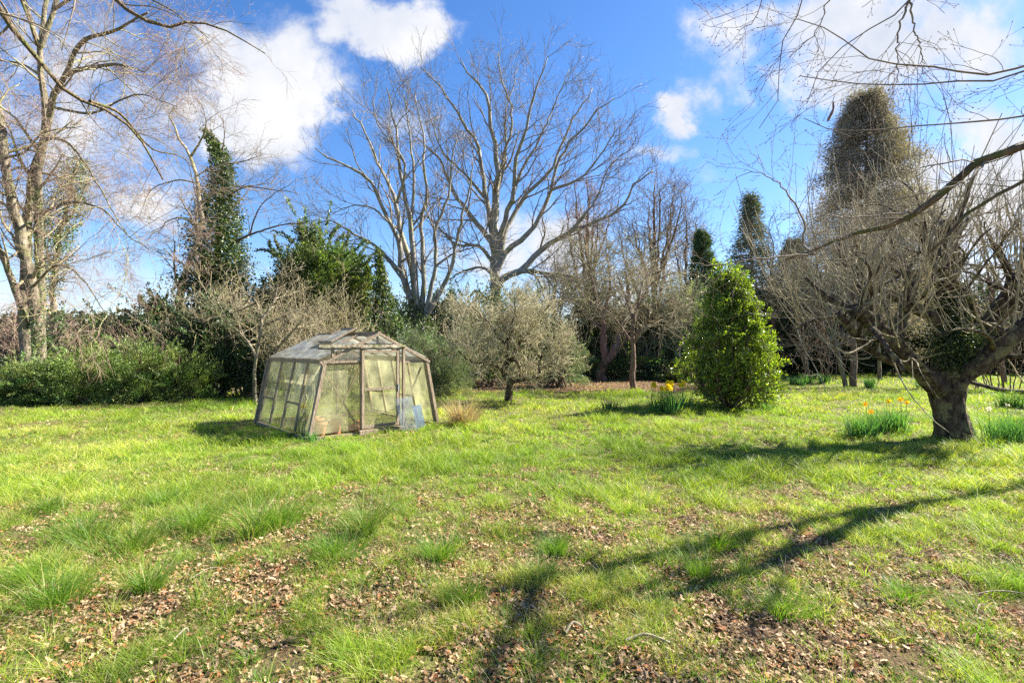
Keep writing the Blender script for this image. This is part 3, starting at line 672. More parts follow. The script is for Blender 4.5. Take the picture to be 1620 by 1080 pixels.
# A  big bare tree by the left edge
def left_tree():
    rng = np.random.default_rng(1); Y = 15.
    t = thing('bare_tree', 'tall bare tree with several sunlit trunks at the left edge behind the hedge', 'tree', tree_base(62, Y))
    gy = HY+EYE*F/Y
    main = [([(66, gy+4, 0), (61, 540, 0), (57, 500, 0), (50, 455, -.3), (42, 415, -.4), (30, 357, -.5), (17, 315, -.6), (9, 250, -.7), (4, 200, -.6), (-14, 120, -.2), (-30, 20, 0)], .23, .07),
            ([(62, gy+4, 0), (64, 520, .2), (64, 450, .3), (62, 400, .3), (60, 340, .2), (62, 280, .1), (71, 219, 0), (70, 166, 0), (64, 119, .2), (64, 74, .3), (68, 35, .5), (76, -30, .7), (84, -160, 1.2)], .19, .05),
            ([(50, gy+4, .2), (40, 520, .4), (38, 460, .4), (42, 400, .4), (44, 340, .4), (50, 290, .3), (71, 219, 0)], .22, .12),
            ([(71, 219, 0), (80, 178, -.2), (86, 148, -.4), (104, 119, -.6), (119, 83, -.8), (142, 59, -1), (178, 50, -1.3), (235, 20, -1.8)], .12, .03),
            ([(64, 74, .2), (86, 15, .2), (97, -40, .3), (120, -150, .5)], .10, .04), ([(60, 70, .2), (45, 20, .4), (20, -60, .8), (0, -150, 1.)], .09, .03),
            ([(104, 119, -.6), (125, 110, -.8), (148, 107, -1), (184, 102, -1.4), (230, 115, -2)], .09, .02),
            ([(44, 520, .1), (27, 467, -.2), (10, 420, -.4), (-5, 385, -.6), (-45, 300, -1)], .13, .06),
            ([(71, 219, 0), (100, 222, -.5), (125, 245, -1), (160, 300, -1.6), (200, 370, -2.2)], .06, .012),
            ([(50, 455, -.3), (90, 420, -1), (130, 440, -1.6), (170, 500, -2.1)], .05, .012), ([(62, 340, .2), (110, 320, -.6), (160, 330, -1.2), (200, 370, -1.8), (245, 400, -2.2)], .06, .012),
            ([(9, 250, -.7), (40, 240, -1.4), (70, 210, -2), (130, 200, -2.6)], .05, .012), ([(70, 166, 0), (110, 175, -.6), (150, 178, -1.), (215, 150, -1.8), (280, 170, -2.4)], .06, .012),
            ([(64, 119, .2), (30, 100, .6), (-20, 95, 1.)], .06, .02), ([(62, 280, .1), (30, 265, .6), (-10, 290, 1.)], .05, .02),
            ([(86, 15, .2), (130, -10, -.4), (190, -20, -1), (260, 10, -1.6), (330, 60, -2.2)], .06, .012)]
    P, Rd = limbs(rng, Y, main, .006); Rd = Rd*.82
    wood(t, 'trunk', [(P, Rd)], MT['beech'], [12], .12, 3)
    sel = slice(3, None)
    a = grow(rng, P, Rd, 9, 2.4, 55, 8, .02, .14, .45, .3, 1, .4, .008)
    b = grow(rng, *a, 5, 1.3, 45, 6, -.03, .14, .6, .2, 1, .4, .0055)
    c = grow(rng, *b, 4, .75, 40, 5, -.05, .13, .6, .2, 1, .4, .004)
    d = grow(rng, *c, 4, .45, 38, 4, -.07, .12, .6, .2, 1, .4, .0035)
    wood(t, 'branches', [a, b], MT['lichen'], [5, 4]); wood(t, 'twigs', [c, d], MT['twigr'], [3, 3])
    ivy(rng, t, [pt(62, 585, Y-.2), pt(60, 500, Y-.1), pt(60, 420, Y), pt(64, 300, Y)], (.30, .30, .28, .22), 1100, .075, IVYC*1.6)
left_tree()
def ivy_pole():
    rng = np.random.default_rng(2); Y = 17.
    t = thing('slim_tree', 'slim tree wrapped in pale ivy just right of the big left tree', 'tree', tree_base(88, Y))
    pth = [(88, 628, 0), (83, 500, 0), (86, 430, 0), (96, 360, 0), (110, 300, 0), (125, 255, 0)]
    P, Rd = limbs(rng, Y, [(pth, .14, .05), ([(96, 360), (120, 330), (140, 280)], .05, .02), ([(86, 430), (70, 380), (75, 330)], .05, .02)])
    wood(t, 'trunk', [(P, Rd)], MT['pale'], [8], .1)
    a = grow(rng, P, Rd, 12, 1.4, 55, 6, .05, .14, .5, .3, 1, .3, .006); b = grow(rng, *a, 5, .7, 45, 5, .02, .14, .6, .2, 1, .3, .004); c = grow(rng, *b, 3, .4, 45, 4, 0, .14, .6)
    wood(t, 'branches', [a, b, c], MT['twig'], [4, 3, 3])
    ivy(rng, t, [pt(84, 470, Y), pt(98, 360, Y), pt(112, 300, Y), pt(125, 258, Y)], (.15, .5, .75, .4), 3600, .085, IVYC*2.2)
ivy_pole()
# near tree off the left edge whose limbs reach into the picture
def left_over():
    rng = np.random.default_rng(3)
    t = thing('bare_tree', 'overhanging tree at upper left with long arching limbs crossing the sky', 'tree', (-10.2, 6.5, 0))
    P3 = [[(-10.2, 6.5, -.1), (-10.1, 6.5, 2), (-10, 6.6, 4.5), (-9.9, 6.7, 7)],
          [(-10, 6.6, 4.5), pt(-60, -20, 7.4), pt(0, 15, 8), pt(21, 47, 8.1), pt(59, 92, 8.3), pt(98, 139, 8.4), pt(116, 159, 8.5), pt(142, 160, 8.6), pt(178, 181, 8.8), pt(213, 208, 9), pt(237, 246, 9.2), pt(258, 285, 9.4)],
          [(-9.9, 6.7, 6.9), (-8, 7.2, 8.2), pt(160, -20, 8), pt(190, 8, 8), pt(235, 35, 8.1), pt(272, 43, 8.2), pt(300, 35, 8.4), pt(350, 45, 8.6), pt(420, 85, 9)],
          [(-9.9, 6.7, 6.9), (-8.8, 7.8, 8.), pt(20, -20, 9), pt(45, 30, 9), pt(60, 75, 9.2)],
          [pt(142, 160, 8.6), pt(190, 180, 9.2), pt(240, 235, 9.6), pt(290, 250, 10), pt(330, 300, 10.4)]]
    P = np.array([spline(p, 22) for p in P3]); t_ = np.linspace(0, 1, 22)
    Rd = np.array([r0+(r1-r0)*t_**.8 for r0, r1 in ((.22, .13), (.10, .012), (.09, .008), (.07, .015), (.03, .006))])
    wood(t, 'trunk', [(P, Rd)], MT['moss'], [10], .1)
    P, Rd = P[1:], Rd[1:]
    a = grow(rng, P, Rd, 11, 1.4, 50, 9, -.05, .12, .4, .3, 1, .3, .004); b = grow(rng, *a, 4, .7, 42, 7, -.05, .13, .6, .2, 1, .3, .0028); c = grow(rng, *b, 3, .35, 40, 5, -.05, .13, .65, .2, 1, .3, .002)
    wood(t, 'branches', [a, b, c], MT['twigd'], [5, 4, 3])
left_over()
# C leaning bare tree, D ivy column, and neighbours
def leaning():
    rng = np.random.default_rng(4); Y = 19.
    t = thing('leaning_tree', 'thin bare tree leaning beside the ivy covered tree', 'tree', tree_base(268, Y))
    P, Rd = limbs(rng, Y, [([(264, 618, 0), (278, 500, 0), (287, 460, 0), (300, 415, 0), (318, 370, 0), (317, 330, 0), (310, 270, 0), (300, 245, 0), (285, 225, 0), (266, 180, 0)], .20, .03),
        ([(302, 248), (320, 218), (326, 190), (315, 160)], .05, .012), ([(318, 355), (290, 345), (265, 350), (250, 370)], .05, .01), ([(312, 290), (280, 285), (240, 300), (225, 330)], .04, .01),
        ([(316, 320), (350, 300), (380, 295), (430, 290)], .05, .01)])
    wood(t, 'trunk', [(P, Rd)], MT['pale'], [8], .1)
    a = grow(rng, P, Rd, 8, 2., 50, 8, .0, .13, .45, .3, 1, .3, .007); b = grow(rng, *a, 5, 1.1, 45, 6, .0, .13, .6, .2, 1, .3, .005); c = grow(rng, *b, 4, .6, 40, 4, 0, .13, .6, .2, 1, .3, .004)
    wood(t, 'branches', [a, b, c], MT['twigd'], [5, 4, 3])
leaning()
def ivy_tree():
    rng = np.random.default_rng(5); Y = 20.
    t = thing('ivy_covered_tree', 'tall narrow tree completely wrapped in dark ivy', 'tree', tree_base(346, Y))
    P, Rd = limbs(rng, Y, [([(346, 612, 0), (346, 480, 0), (346, 400, 0), (350, 330, 0), (352, 270, 0), (340, 230, 0), (325, 205, 0)], .25, .04),
        ([(365, 385), (400, 370), (445, 356), (500, 350)], .06, .012), ([(395, 372), (405, 340), (420, 318), (460, 290)], .035, .01), ([(350, 320), (385, 297), (430, 300), (470, 305)], .05, .01),
        ([(352, 262), (385, 255), (415, 245)], .04, .01), ([(350, 250), (355, 215), (352, 185)], .03, .008), ([(346, 420), (310, 430), (280, 440)], .05, .01)])
    wood(t, 'trunk', [(P, Rd)], MT['brown'], [8])
    a = grow(rng, P, Rd, 9, 1.8, 55, 7, .03, .13, .45, .2, 1, .3, .007); b = grow(rng, *a, 4, .9, 45, 5, .0, .13, .6, .2, 1, .3, .005); c = grow(rng, *b, 3, .5, 45, 4, .0, .13, .6, .2, 1, .3, .004)
    wood(t, 'branches', [a, b, c], MT['twigd'], [5, 3, 3])
    ivy(rng, t, [pt(348, 470, Y), pt(345, 400, Y), pt(345, 330, Y), pt(352, 270, Y), pt(342, 235, Y), pt(326, 206, Y)], (1.3, 1.35, 1.2, .8, .5, .15), 9500, .14, IVYC*1.25)
    C = cloudpts(rng, pt(340, 480, Y-.3), (1.9, 1.4, 2.2), 18000, 50, .3)
    V, fl, c = leafmesh(rng, C, .085, IVYC*1.2, .3, .5, .8); mk('ivy', V, fl, MT['leaf'], t, colr=c, smooth=False)
ivy_tree()
# G multi-stem, H big tree
def multi_stem():
    rng = np.random.default_rng(7); Y = 24.
    t = thing('multi_stem_tree', 'bare tree with many grey stems fanning up behind the greenhouse', 'tree', tree_base(664, Y))
    S = [([(655, 600, 0), (657, 500, 0), (644, 454), (634, 423), (634, 392), (617, 353), (599, 314), (578, 279), (539, 260), (500, 236)], .26, .03),
        ([(657, 500), (653, 431), (634, 369), (628, 322), (613, 287), (597, 256), (578, 209), (556, 172)], .20, .03),
        ([(659, 500), (655, 415), (650, 353), (640, 307), (632, 256), (628, 217), (617, 167), (611, 135)], .21, .025),
        ([(664, 600, 0), (667, 501), (671, 431), (667, 353), (675, 307), (675, 256), (664, 190), (655, 150)], .20, .025),
        ([(667, 505), (679, 470), (690, 408), (687, 369), (698, 338), (710, 307), (716, 250), (722, 210)], .15, .025),
        ([(669, 505), (694, 466), (714, 423), (725, 369), (733, 334), (745, 290), (748, 250)], .16, .025),
        ([(634, 430), (593, 388), (558, 369), (523, 349), (495, 355)], .10, .02), ([(656, 470), (620, 420), (600, 400), (560, 385), (530, 395)], .08, .015),
        ([(650, 353), (655, 300), (652, 240), (645, 190), (640, 150)], .10, .02), ([(617, 353), (590, 330), (560, 325), (530, 335)], .06, .015),
        ([(628, 322), (640, 260), (600, 200), (590, 160)], .08, .02), ([(690, 420), (720, 400), (750, 390), (770, 370)], .07, .015)]
    P, Rd = limbs(rng, Y, S, .012); wood(t, 'trunk', [(P, Rd)], MT['grey'], [8], .08)
    a = grow(rng, P, Rd, 9, 2.6, 38, 9, .07, .15, .45, .3, 1, .35, .016); b = grow(rng, *a, 5, 1.4, 38, 6, .07, .14, .6, .15, 1, .35, .010); c = grow(rng, *b, 4, .75, 38, 4, .06, .13, .6, .15, 1, .3, .007)
    wood(t, 'branches', [a, b, c], MT['twigd'], [5, 3, 3])
    ivy(rng, t, [pt(662, 600, Y), pt(662, 520, Y), pt(655, 480, Y)], (1.3, 1.2, .5), 3000, .15, IVYC)
multi_stem()
def big_tree():
    rng = np.random.default_rng(8); Y = 32.
    t = thing('large_bare_tree', 'largest bare tree with spreading crown at the centre of the skyline', 'tree', tree_base(784, Y))
    S = [([(784, 590, 0), (784, 500, 0), (784, 456, 0), (785, 413, 0), (785, 381, 0), (785, 309), (787, 249), (776, 201), (776, 170), (756, 134), (724, 92)], .50, .03),
        ([(785, 430, 0), (777, 385, 0), (736, 329), (716, 301), (696, 253), (655, 215)], .24, .03), ([(785, 415, 0), (778, 360, 0), (770, 317), (758, 241), (740, 201), (712, 162), (692, 134), (666, 108)], .24, .03),
        ([(785, 420, 0), (791, 375, 0), (811, 309), (819, 241), (835, 190), (847, 142), (868, 90)], .24, .03), ([(785, 425, 0), (794, 390, 0), (807, 349), (831, 309), (867, 277), (883, 245), (907, 190), (937, 140)], .22, .03),
        ([(785, 432, 0), (800, 400, 0), (827, 377), (855, 345), (871, 301), (887, 249), (939, 182), (972, 158)], .22, .03),
        ([(784, 452, 0), (800, 438, 0), (827, 425), (859, 393), (899, 369), (947, 349), (987, 325), (1003, 293), (1035, 268)], .26, .04),
        ([(784, 455, 0), (800, 440, 0), (827, 429), (859, 431), (907, 437), (939, 449), (970, 460)], .20, .04), ([(785, 425, 0), (772, 405, 0), (756, 389), (720, 385), (684, 349), (650, 330)], .15, .03),
        ([(785, 445, 0), (772, 428, 0), (756, 423), (728, 431), (700, 450)], .13, .02), ([(785, 349), (791, 269), (811, 190), (795, 130), (788, 84)], .15, .03),
        ([(811, 309), (825, 270), (850, 225), (880, 160), (900, 110)], .12, .02), ([(770, 317), (740, 280), (700, 240), (680, 180)], .12, .02),
        ([(899, 369), (940, 320), (960, 270), (990, 240)], .10, .02), ([(859, 431), (880, 460), (900, 475)], .08, .02), ([(785, 309), (800, 250), (800, 180), (820, 110)], .12, .02),
        ([(871, 301), (920, 280), (960, 230), (975, 200)], .11, .02), ([(831, 425), (850, 440), (870, 480), (920, 470)], .08, .02)]
    P, Rd = limbs(rng, Y, S, .014); wood(t, 'trunk', [(P, Rd)], MT['grey'], [10], .06)
    a = grow(rng, P[1:], Rd[1:], 14, 3.5, 40, 9, .06, .15, .42, .25, 1, .4, .02); a2 = grow(rng, P[:1], Rd[:1], 9, 3.3, 40, 9, .06, .15, .42, .5, 1, .4, .02)
    a = (np.concatenate([a[0], a2[0]]), np.concatenate([a[1], a2[1]]))
    b = grow(rng, *a, 5, 1.7, 38, 6, .05, .14, .6, .15, 1, .35, .012); c = grow(rng, *b, 4, .95, 38, 4, .05, .13, .6, .15, 1, .3, .008)
    wood(t, 'branches', [a, b, c], MT['twigd'], [5, 3, 3])
    ivy(rng, t, [pt(784, 560, Y), pt(784, 470, Y), pt(784, 450, Y)], (1.4, 1.0, .5), 1500, .2, IVYC)
big_tree()
# I small lichen apple tree
def small_apple():
    rng = np.random.default_rng(9); Y = 14.9
    t = thing('old_apple_tree', 'small gnarled apple tree with lichen covered twigs standing alone beyond the greenhouse', 'tree', tree_base(805, Y))
    S = [([(804, 637, 0), (805, 625, 0), (806, 612, 0), (806, 603, 0), (800, 594, 0), (797, 585, 0), (800, 577, 0)], .125, .09),
        ([(799, 592, 0), (790, 582), (778, 576), (761, 575), (743, 570), (725, 556)], .07, .02), ([(800, 578), (812, 569), (820, 575), (823, 590), (823, 602)], .05, .03),
        ([(800, 578), (802, 560), (798, 544), (782, 524), (768, 505), (745, 485)], .07, .02), ([(808, 571), (823, 540), (835, 524), (851, 511), (857, 497), (870, 480)], .07, .02),
        ([(806, 605, 0), (823, 601), (840, 598), (855, 597), (853, 581), (859, 556), (867, 546), (880, 530)], .07, .02), ([(800, 577), (805, 540), (812, 505), (815, 470)], .055, .015),
        ([(853, 585), (875, 570), (898, 550)], .03, .012), ([(798, 544), (820, 510), (850, 475)], .04, .012), ([(782, 524), (755, 505), (720, 495)], .04, .012), ([(782, 577), (765, 555), (745, 545), (720, 540)], .04, .012), ([(798, 544), (815, 520), (830, 490)], .04, .012)]
    P, Rd = limbs(rng, Y, S, .02); wood(t, 'trunk', [(P, Rd)], MT['apple'], [10], .18)
    a = grow(rng, P[1:], Rd[1:], 15, .95, 62, 8, .13, .2, .45, .2, 1, .1, .008); b = grow(rng, *a, 8, .55, 55, 6, .04, .24, .6, .15, 1, .2, .006); c = grow(rng, *b, 5, .24, 55, 4, .05, .2, .7, .1, 1, .2, .005)
    wood(t, 'branches', [a, b, c], MT['lichenb'], [5, 4, 3])
small_apple()
# J, K  twiggy trees right of centre
def mid_trees():
    rng = np.random.default_rng(10)
    t = thing('forked_tree', 'reddish forked tree with a dense twiggy crown on the leaf strewn strip', 'tree', tree_base(953, 23.5))
    P, Rd = limbs(rng, 23.5, [([(953, 603, 0), (950, 590, 0), (955, 577, 0), (962, 567, 0), (973, 551, 0), (980, 522), (985, 500), (995, 470), (990, 430)], .26, .07), ([(960, 571, 0), (955, 555, 0), (955, 524), (951, 500), (940, 460), (930, 410), (925, 370)], .20, .04),
        ([(980, 522), (1000, 490), (1020, 460), (1030, 420)], .10, .02), ([(955, 524), (930, 500), (915, 480), (900, 470)], .08, .02), ([(955, 500), (965, 450), (960, 400)], .1, .02)])
    wood(t, 'trunk', [(P, Rd)], MT['red'], [8], .12)
    a = grow(rng, P, Rd, 14, 2.2, 60, 7, .0, .16, .4, .4, 1, .1, .014); b = grow(rng, *a, 7, 1.2, 50, 6, -.02, .16, .6, .2, 1, .2, .010); c = grow(rng, *b, 5, .6, 50, 4, -.03, .15, .6, .2, 1, .2, .008)
    wood(t, 'branches', [a, b, c], MT['lichen'], [5, 3, 3])
    t = thing('slender_tree', 'slender tree with drooping tan twigs right of the forked tree', 'tree', tree_base(1003, 18.6))
    P, Rd = limbs(rng, 18.6, [([(1004, 618, 0), (1000, 600, 0), (1001, 578, 0), (1001, 551, 0), (1000, 530, 0), (1003, 500, 0)], .13, .07), ([(1001, 545), (1015, 520), (1040, 490), (1065, 470)], .06, .02),
        ([(1001, 545), (985, 520), (965, 495), (940, 480)], .06, .02), ([(1001, 520), (1010, 480), (1020, 440), (1040, 410)], .06, .02), ([(1003, 510), (990, 470), (975, 430)], .06, .015), ([(1001, 530), (1030, 510), (1060, 505), (1085, 510)], .04, .012), ([(1003, 500), (1030, 450), (1070, 430)], .04, .012)])
    wood(t, 'trunk', [(P, Rd)], MT['brown'], [8], .15)
    a = grow(rng, P[1:], Rd[1:], 11, 1.5, 60, 8, .03, .15, .42, .2, 1, .1, .010); b = grow(rng, *a, 6, .95, 45, 6, -.06, .13, .6, .2, 1, .2, .0075); c = grow(rng, *b, 4, .55, 40, 4, -.08, .12, .6, .2, 1, .2, .006)
    wood(t, 'branches', [a, b, c], MT['twig'], [5, 3, 3])
mid_trees()
def generic(seed, px, Y, gy, topy, spread, label, name='bare_tree', r=.2, nl=7, mat='brown', tw='twigd', split=.35, L=2.2, lev=(8, 5, 4), up=.06, cat='tree', group=None, ivyn=0, lean=0, rm=.012, jit=.14):
    rng = np.random.default_rng(seed); t = thing(name, label, cat, tree_base(px, Y), group)
    by = HY+EYE*F/Y+2; H = by-topy; S = [([(px, by, 0), (px+lean*.2, by-H*.2, 0), (px+lean*.5, by-H*split, 0), (px+lean*.8, by-H*.7, 0), (px+lean, topy, 0)], r, r*.15)]
    for i in range(nl):
        s = split*(.6+.8*i/nl); e = (i/(nl-1)*2-1)*spread*(.7+.3*rng.random()) if nl > 1 else 0
        if i % 2: e = -e*.8
        y0 = by-H*s; y1 = topy+(by-topy)*rng.uniform(.0, .35)*(abs(e)/spread+.3)
        x0 = px+lean*.5
        S.append(([(x0, y0, 0), (x0+e*.45, y0-(y0-y1)*.35), (x0+e*.8, y0-(y0-y1)*.7), (x0+e, y1)], r*.55, r*.1))
    P, Rd = limbs(rng, Y, S, .02); wood(t, 'trunk', [(P, Rd)], MT[mat], [8], .1, seed)
    a = grow(rng, P, Rd, lev[0], L, 45, 7, up, jit, .42, .4, 1, .3, rm); b = grow(rng, *a, lev[1], L*.55, 42, 5, up*.8, jit, .6, .2, 1, .3, rm*.7); c = grow(rng, *b, lev[2], L*.3, 40, 4, up*.6, jit, .6, .2, 1, .3, rm*.55)
    wood(t, 'branches', [a, b, c], MT[tw], [5, 3, 3])
    if ivyn: ivy(rng, t, [pt(px, by, Y), pt(px+lean*.3, by-H*.3, Y), pt(px+lean*.6, by-H*.55, Y)], (.4*Y/20, .35*Y/20, .2*Y/20), ivyn, .13, IVYC*1.3)
    return t
generic(21, 1035, 38, 0, 290, 60, 'bare tree rising behind the drooping twiggy tree, its crown against blue sky', L=2.8, r=.3, nl=9, up=.08, lev=(10, 5, 4), rm=.018)
generic(22, 930, 40, 0, 285, 45, 'far bare tree with a rusty brown top seen behind the largest tree', L=2.4, r=.28, tw='twigr', lev=(9, 5, 4), rm=.018)
generic(23, 1085, 36, 0, 340, 45, 'shorter far bare tree left of the dark conifer', L=2.2, r=.22, nl=7, lev=(9, 5, 4), rm=.016)
generic(24, 878, 42, 0, 400, 40, 'low far bare tree under the long limb of the largest tree', L=2.2, r=.2, rm=.018)
# bare shrubs and thickets of stems
def bare_shrub(seed, px, Y, w, topy, label, n=26, tw='twig', name='bare_shrub', rm=.010, mat='twig', lev=(5, 4, 2), up=.06, L=1.1, r=.035, by=None, arch=.1, jit=.2):
    rng = np.random.default_rng(seed); X = (px-CX)/F*Y; z1 = EYE-(topy-HY)/F*Y; rx = w/2*Y/F; bz = 0 if by is None else EYE-(by-HY)/F*Y
    t = thing(name, label, 'shrub', (X, Y, 0)); Ps = []
    for i in range(n):
        a = rng.random()*6.283; q = rng.random()**.5; e = np.array([math.cos(a)*rx*q, math.sin(a)*rx*.7*q]); h = (z1-bz)*(1-.45*q*q)*(.7+.3*rng.random())
        Ps.append(spline([(X+e[0]*.55, Y+e[1]*.55, bz-.05), (X+e[0]*.62+rng.normal(0, .15), Y+e[1]*.6, bz+h*.35), (X+e[0]*.8+rng.normal(0, .2), Y+e[1]*.8, bz+h*.72), (X+e[0], Y+e[1], bz+h*(1-arch*q))], 10))
    P = np.array(Ps)+rng.normal(0, .03, (n, 10, 3)); Rd = np.tile((r*(1-.8*np.linspace(0, 1, 10)))[None], (n, 1))
    a = grow(rng, P, Rd, lev[0], L, 45, 6, up, jit, .6, .25, 1, .3, rm); b = grow(rng, *a, lev[1], L*.55, 42, 5, up, jit, .6, .2, 1, .3, rm*.8); c = grow(rng, *b, lev[2], L*.3, 40, 4, up, jit, .6, .2, 1, .3, rm*.65)
    wood(t, 'stems', [(P, Rd), a], MT[mat], [5, 4]); wood(t, 'twigs', [b, c], MT[tw], [3, 3]); return t
def leafy(seed, px, Y, w, y0, y1, label, n=12000, size=.11, cols=IVYC, mat='leaf', name='evergreen_shrub', ncl=60, sub=.22, depth=.6, cat='shrub', asp=.6, upb=.4, droop=0., stems=True, shell=.55, wld=None, squash=1.):
    """y0 top, y1 bottom in photo rows at distance Y"""
    rng = np.random.default_rng(seed); X = (px-CX)/F*Y; zt = EYE-(y0-HY)/F*Y; zb = max(EYE-(y1-HY)/F*Y, 0.); rx = w/2*Y/F
    t = thing(name, label, cat, (X, Y, 0)); c = (X, Y, (zt+zb)/2); rz = (zt-zb)/2
    n = int(n*2.1); size = size*.64
    low = zb < 1.2; zb = -.35 if zb < .3 else zb; c = (X, Y, (zt+zb)/2); rz = (zt-zb)/2; ncl = int(ncl*1.5)
    C, id_, cc0 = cloudpts(rng, c, (rx, rx*depth, rz), n, ncl, sub, shell, squash, low, True)
    # stray shoots that break the outline
    ns = 46; o = nrm(rng.normal(size=(ns, 3))+np.array([0, -.2, .7])); st = np.array(c)+o*np.array([rx, rx*depth, rz])*.82
    ln = (.16+.30*rng.random((ns, 1)))*(rx+rz)*.5; m = max(12, int(n*.10/ns)); u = rng.random((ns, m, 1))
    sh = st[:, None]+(o*ln+np.array([0, 0, .25])*ln)[:, None]*u+rng.normal(0, .35, (ns, 1, 3))*ln[:, None]*u**2+rng.normal(0, size*.35, (ns, m, 3))
    C = np.concatenate([C, sh.reshape(-1, 3)]); id_ = np.concatenate([id_, np.repeat(rng.integers(0, ncl, ns), m)])
    k = C[:, 2] > .03; C, id_ = C[k], id_[k]
    dirs = nrm(C-np.array([X, Y, zb]))
    V, fl, cc = leafmesh(rng, C, size, cols, .24, upb, asp, droop, dirs*1.2)
    tint = (rng.uniform(.62, 1.45, (ncl, 1))*(1+rng.normal(0, .07, (ncl, 3))))[id_]; cc = np.clip(cc*np.repeat(tint, 4, 0), .004, .8); mk('foliage', V, fl, MT[mat], t, colr=cc, smooth=False)
    if stems:
        Ps = [spline([(X+rng.normal(0, rx*.2), Y+rng.normal(0, rx*.15), -.05), (X+e[0]*rx*.3, Y+e[1]*rx*.2, zb*.5+zt*.35), (X+e[0]*rx*.7, Y+e[1]*rx*.4, zt*(.75+.15*e[2]))], 8) for e in rng.uniform(-1, 1, (12, 3))]
        P = np.array(Ps); Rd = np.tile((.05*(1-.7*np.linspace(0, 1, 8)))[None], (len(P), 1)); a = grow(rng, P, Rd, 6, rx*.5, 50, 5, .05, .15, .5, .3)
        wood(t, 'stems', [(P, Rd), a], MT['brown'], [5, 3])
    return t
HEDGE = np.array([(.16, .22, .06), (.22, .29, .085), (.30, .37, .13), (.10, .15, .04)])
PALEG = np.array([(.15, .19, .11), (.20, .24, .15), (.11, .15, .08), (.24, .27, .16)])
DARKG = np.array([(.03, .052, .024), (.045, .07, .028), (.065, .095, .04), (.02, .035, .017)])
BRITE = np.array([(.085, .125, .03), (.12, .165, .035), (.18, .22, .05), (.05, .08, .025)])
# front hedge row on the left (bamboo-like narrow leaves)
for i, (px, Y, w, y0, lb) in enumerate([(-20, 14.0, 120, 576, 'leafy hedge shrub cut by the left edge, lowest of the hedge row'), (55, 14.3, 130, 568, 'narrow leaved hedge shrub in front of the big left trunks'), (135, 14.6, 140, 545, 'narrow leaved hedge shrub right of the big left trunks'),
        (215, 15.1, 145, 532, 'bright narrow leaved shrub in the middle of the left hedge row'), (288, 15.5, 125, 548, 'narrow leaved shrub at the right end of the left hedge row')]):
    leafy(100+i, px, Y, w, y0, 640, lb, 15000, .10, HEDGE*(1.15 if i == 3 else 1), name='hedge_shrub', asp=.3, ncl=110, sub=.2, depth=.75, droop=.25, shell=.5)
leafy(110, 18, 16.5, 110, 560, 610, 'pale grey green shrub behind the hedge at the far left', 5000, .09, PALEG, name='pale_shrub', asp=.4)
leafy(111, 150, 17.3, 190, 505, 615, 'dark evergreen thicket behind the left hedge', 16000, .12, np.vstack([DARKG*1.7, HEDGE[:1]]))
leafy(112, 255, 18, 140, 462, 610, 'rounded dark evergreen with brown tinged leaves left of the leaning tree', 13000, .13, np.vstack([DARKG*1.5, [(.12, .08, .04)]]))
leafy(113, 335, 16.6, 150, 478, 632, 'tall dark evergreen shrub under the ivy covered tree', 17000, .12, np.vstack([DARKG*1.5, [(.07, .11, .03)]]))
leafy(114, 398, 16.4, 110, 502, 628, 'dark evergreen shrub behind the left end of the greenhouse', 11000, .12, DARKG*1.5)
leafy(115, 310, 15.9, 70, 588, 636, 'small sunlit leafy shrub where the left hedge ends', 4500, .09, HEDGE, asp=.3, name='hedge_shrub')
bare_shrub(120, 10, 16.6, 130, 520, 'tangle of bare tan twigs below the big left tree', 22, 'twigr', by=590, L=1.4)
bare_shrub(121, 190, 17.8, 150, 485, 'grey brown bare twigs spreading over the left hedge', 9, 'twigr')
bare_shrub(122, 262, 17.4, 110, 470, 'brown bare twig shrub in front of the rounded evergreen', 13, 'twig', L=1.2)
bare_shrub(123, 350, 17.0, 130, 395, 'tall olive twiggy shrub overlapping the ivy covered tree', 20, 'lichen', L=1.3)
# E evergreen tree with green top
leafy(130, 500, 20.5, 185, 362, 540, 'broad evergreen tree with sunlit green top left of the multi stem tree', 26000, .15, np.vstack([BRITE, DARKG[2:3]*1.4]), name='evergreen_tree', cat='tree', ncl=60, sub=.22, depth=.7)
leafy(131, 485, 20.5, 40, 350, 420, 'small ivy leader poking above the broad evergreen tree', 1600, .13, BRITE, name='ivy_spire')
leafy(132, 555, 20.8, 90, 405, 540, 'lower green shoulder beside the broad evergreen tree', 9000, .14, BRITE*1.1)
leafy(133, 430, 21, 90, 440, 580, 'dark evergreen between ivy covered tree and broad evergreen', 9000, .14, DARKG*1.7)
bare_shrub(134, 455, 16.2, 130, 430, 'tall bare tan shrub directly behind the greenhouse roof', 18, 'lichen', L=1.3, mat='lichen')
bare_shrub(135, 550, 16.8, 110, 430, 'bare tan shrub left of the ivy spire', 22, 'lichen', L=1.2, mat='lichen')
bare_shrub(136, 500, 15.4, 120, 465, 'lower bare tan shrub above the greenhouse ridge', 16, 'twig', L=1.)
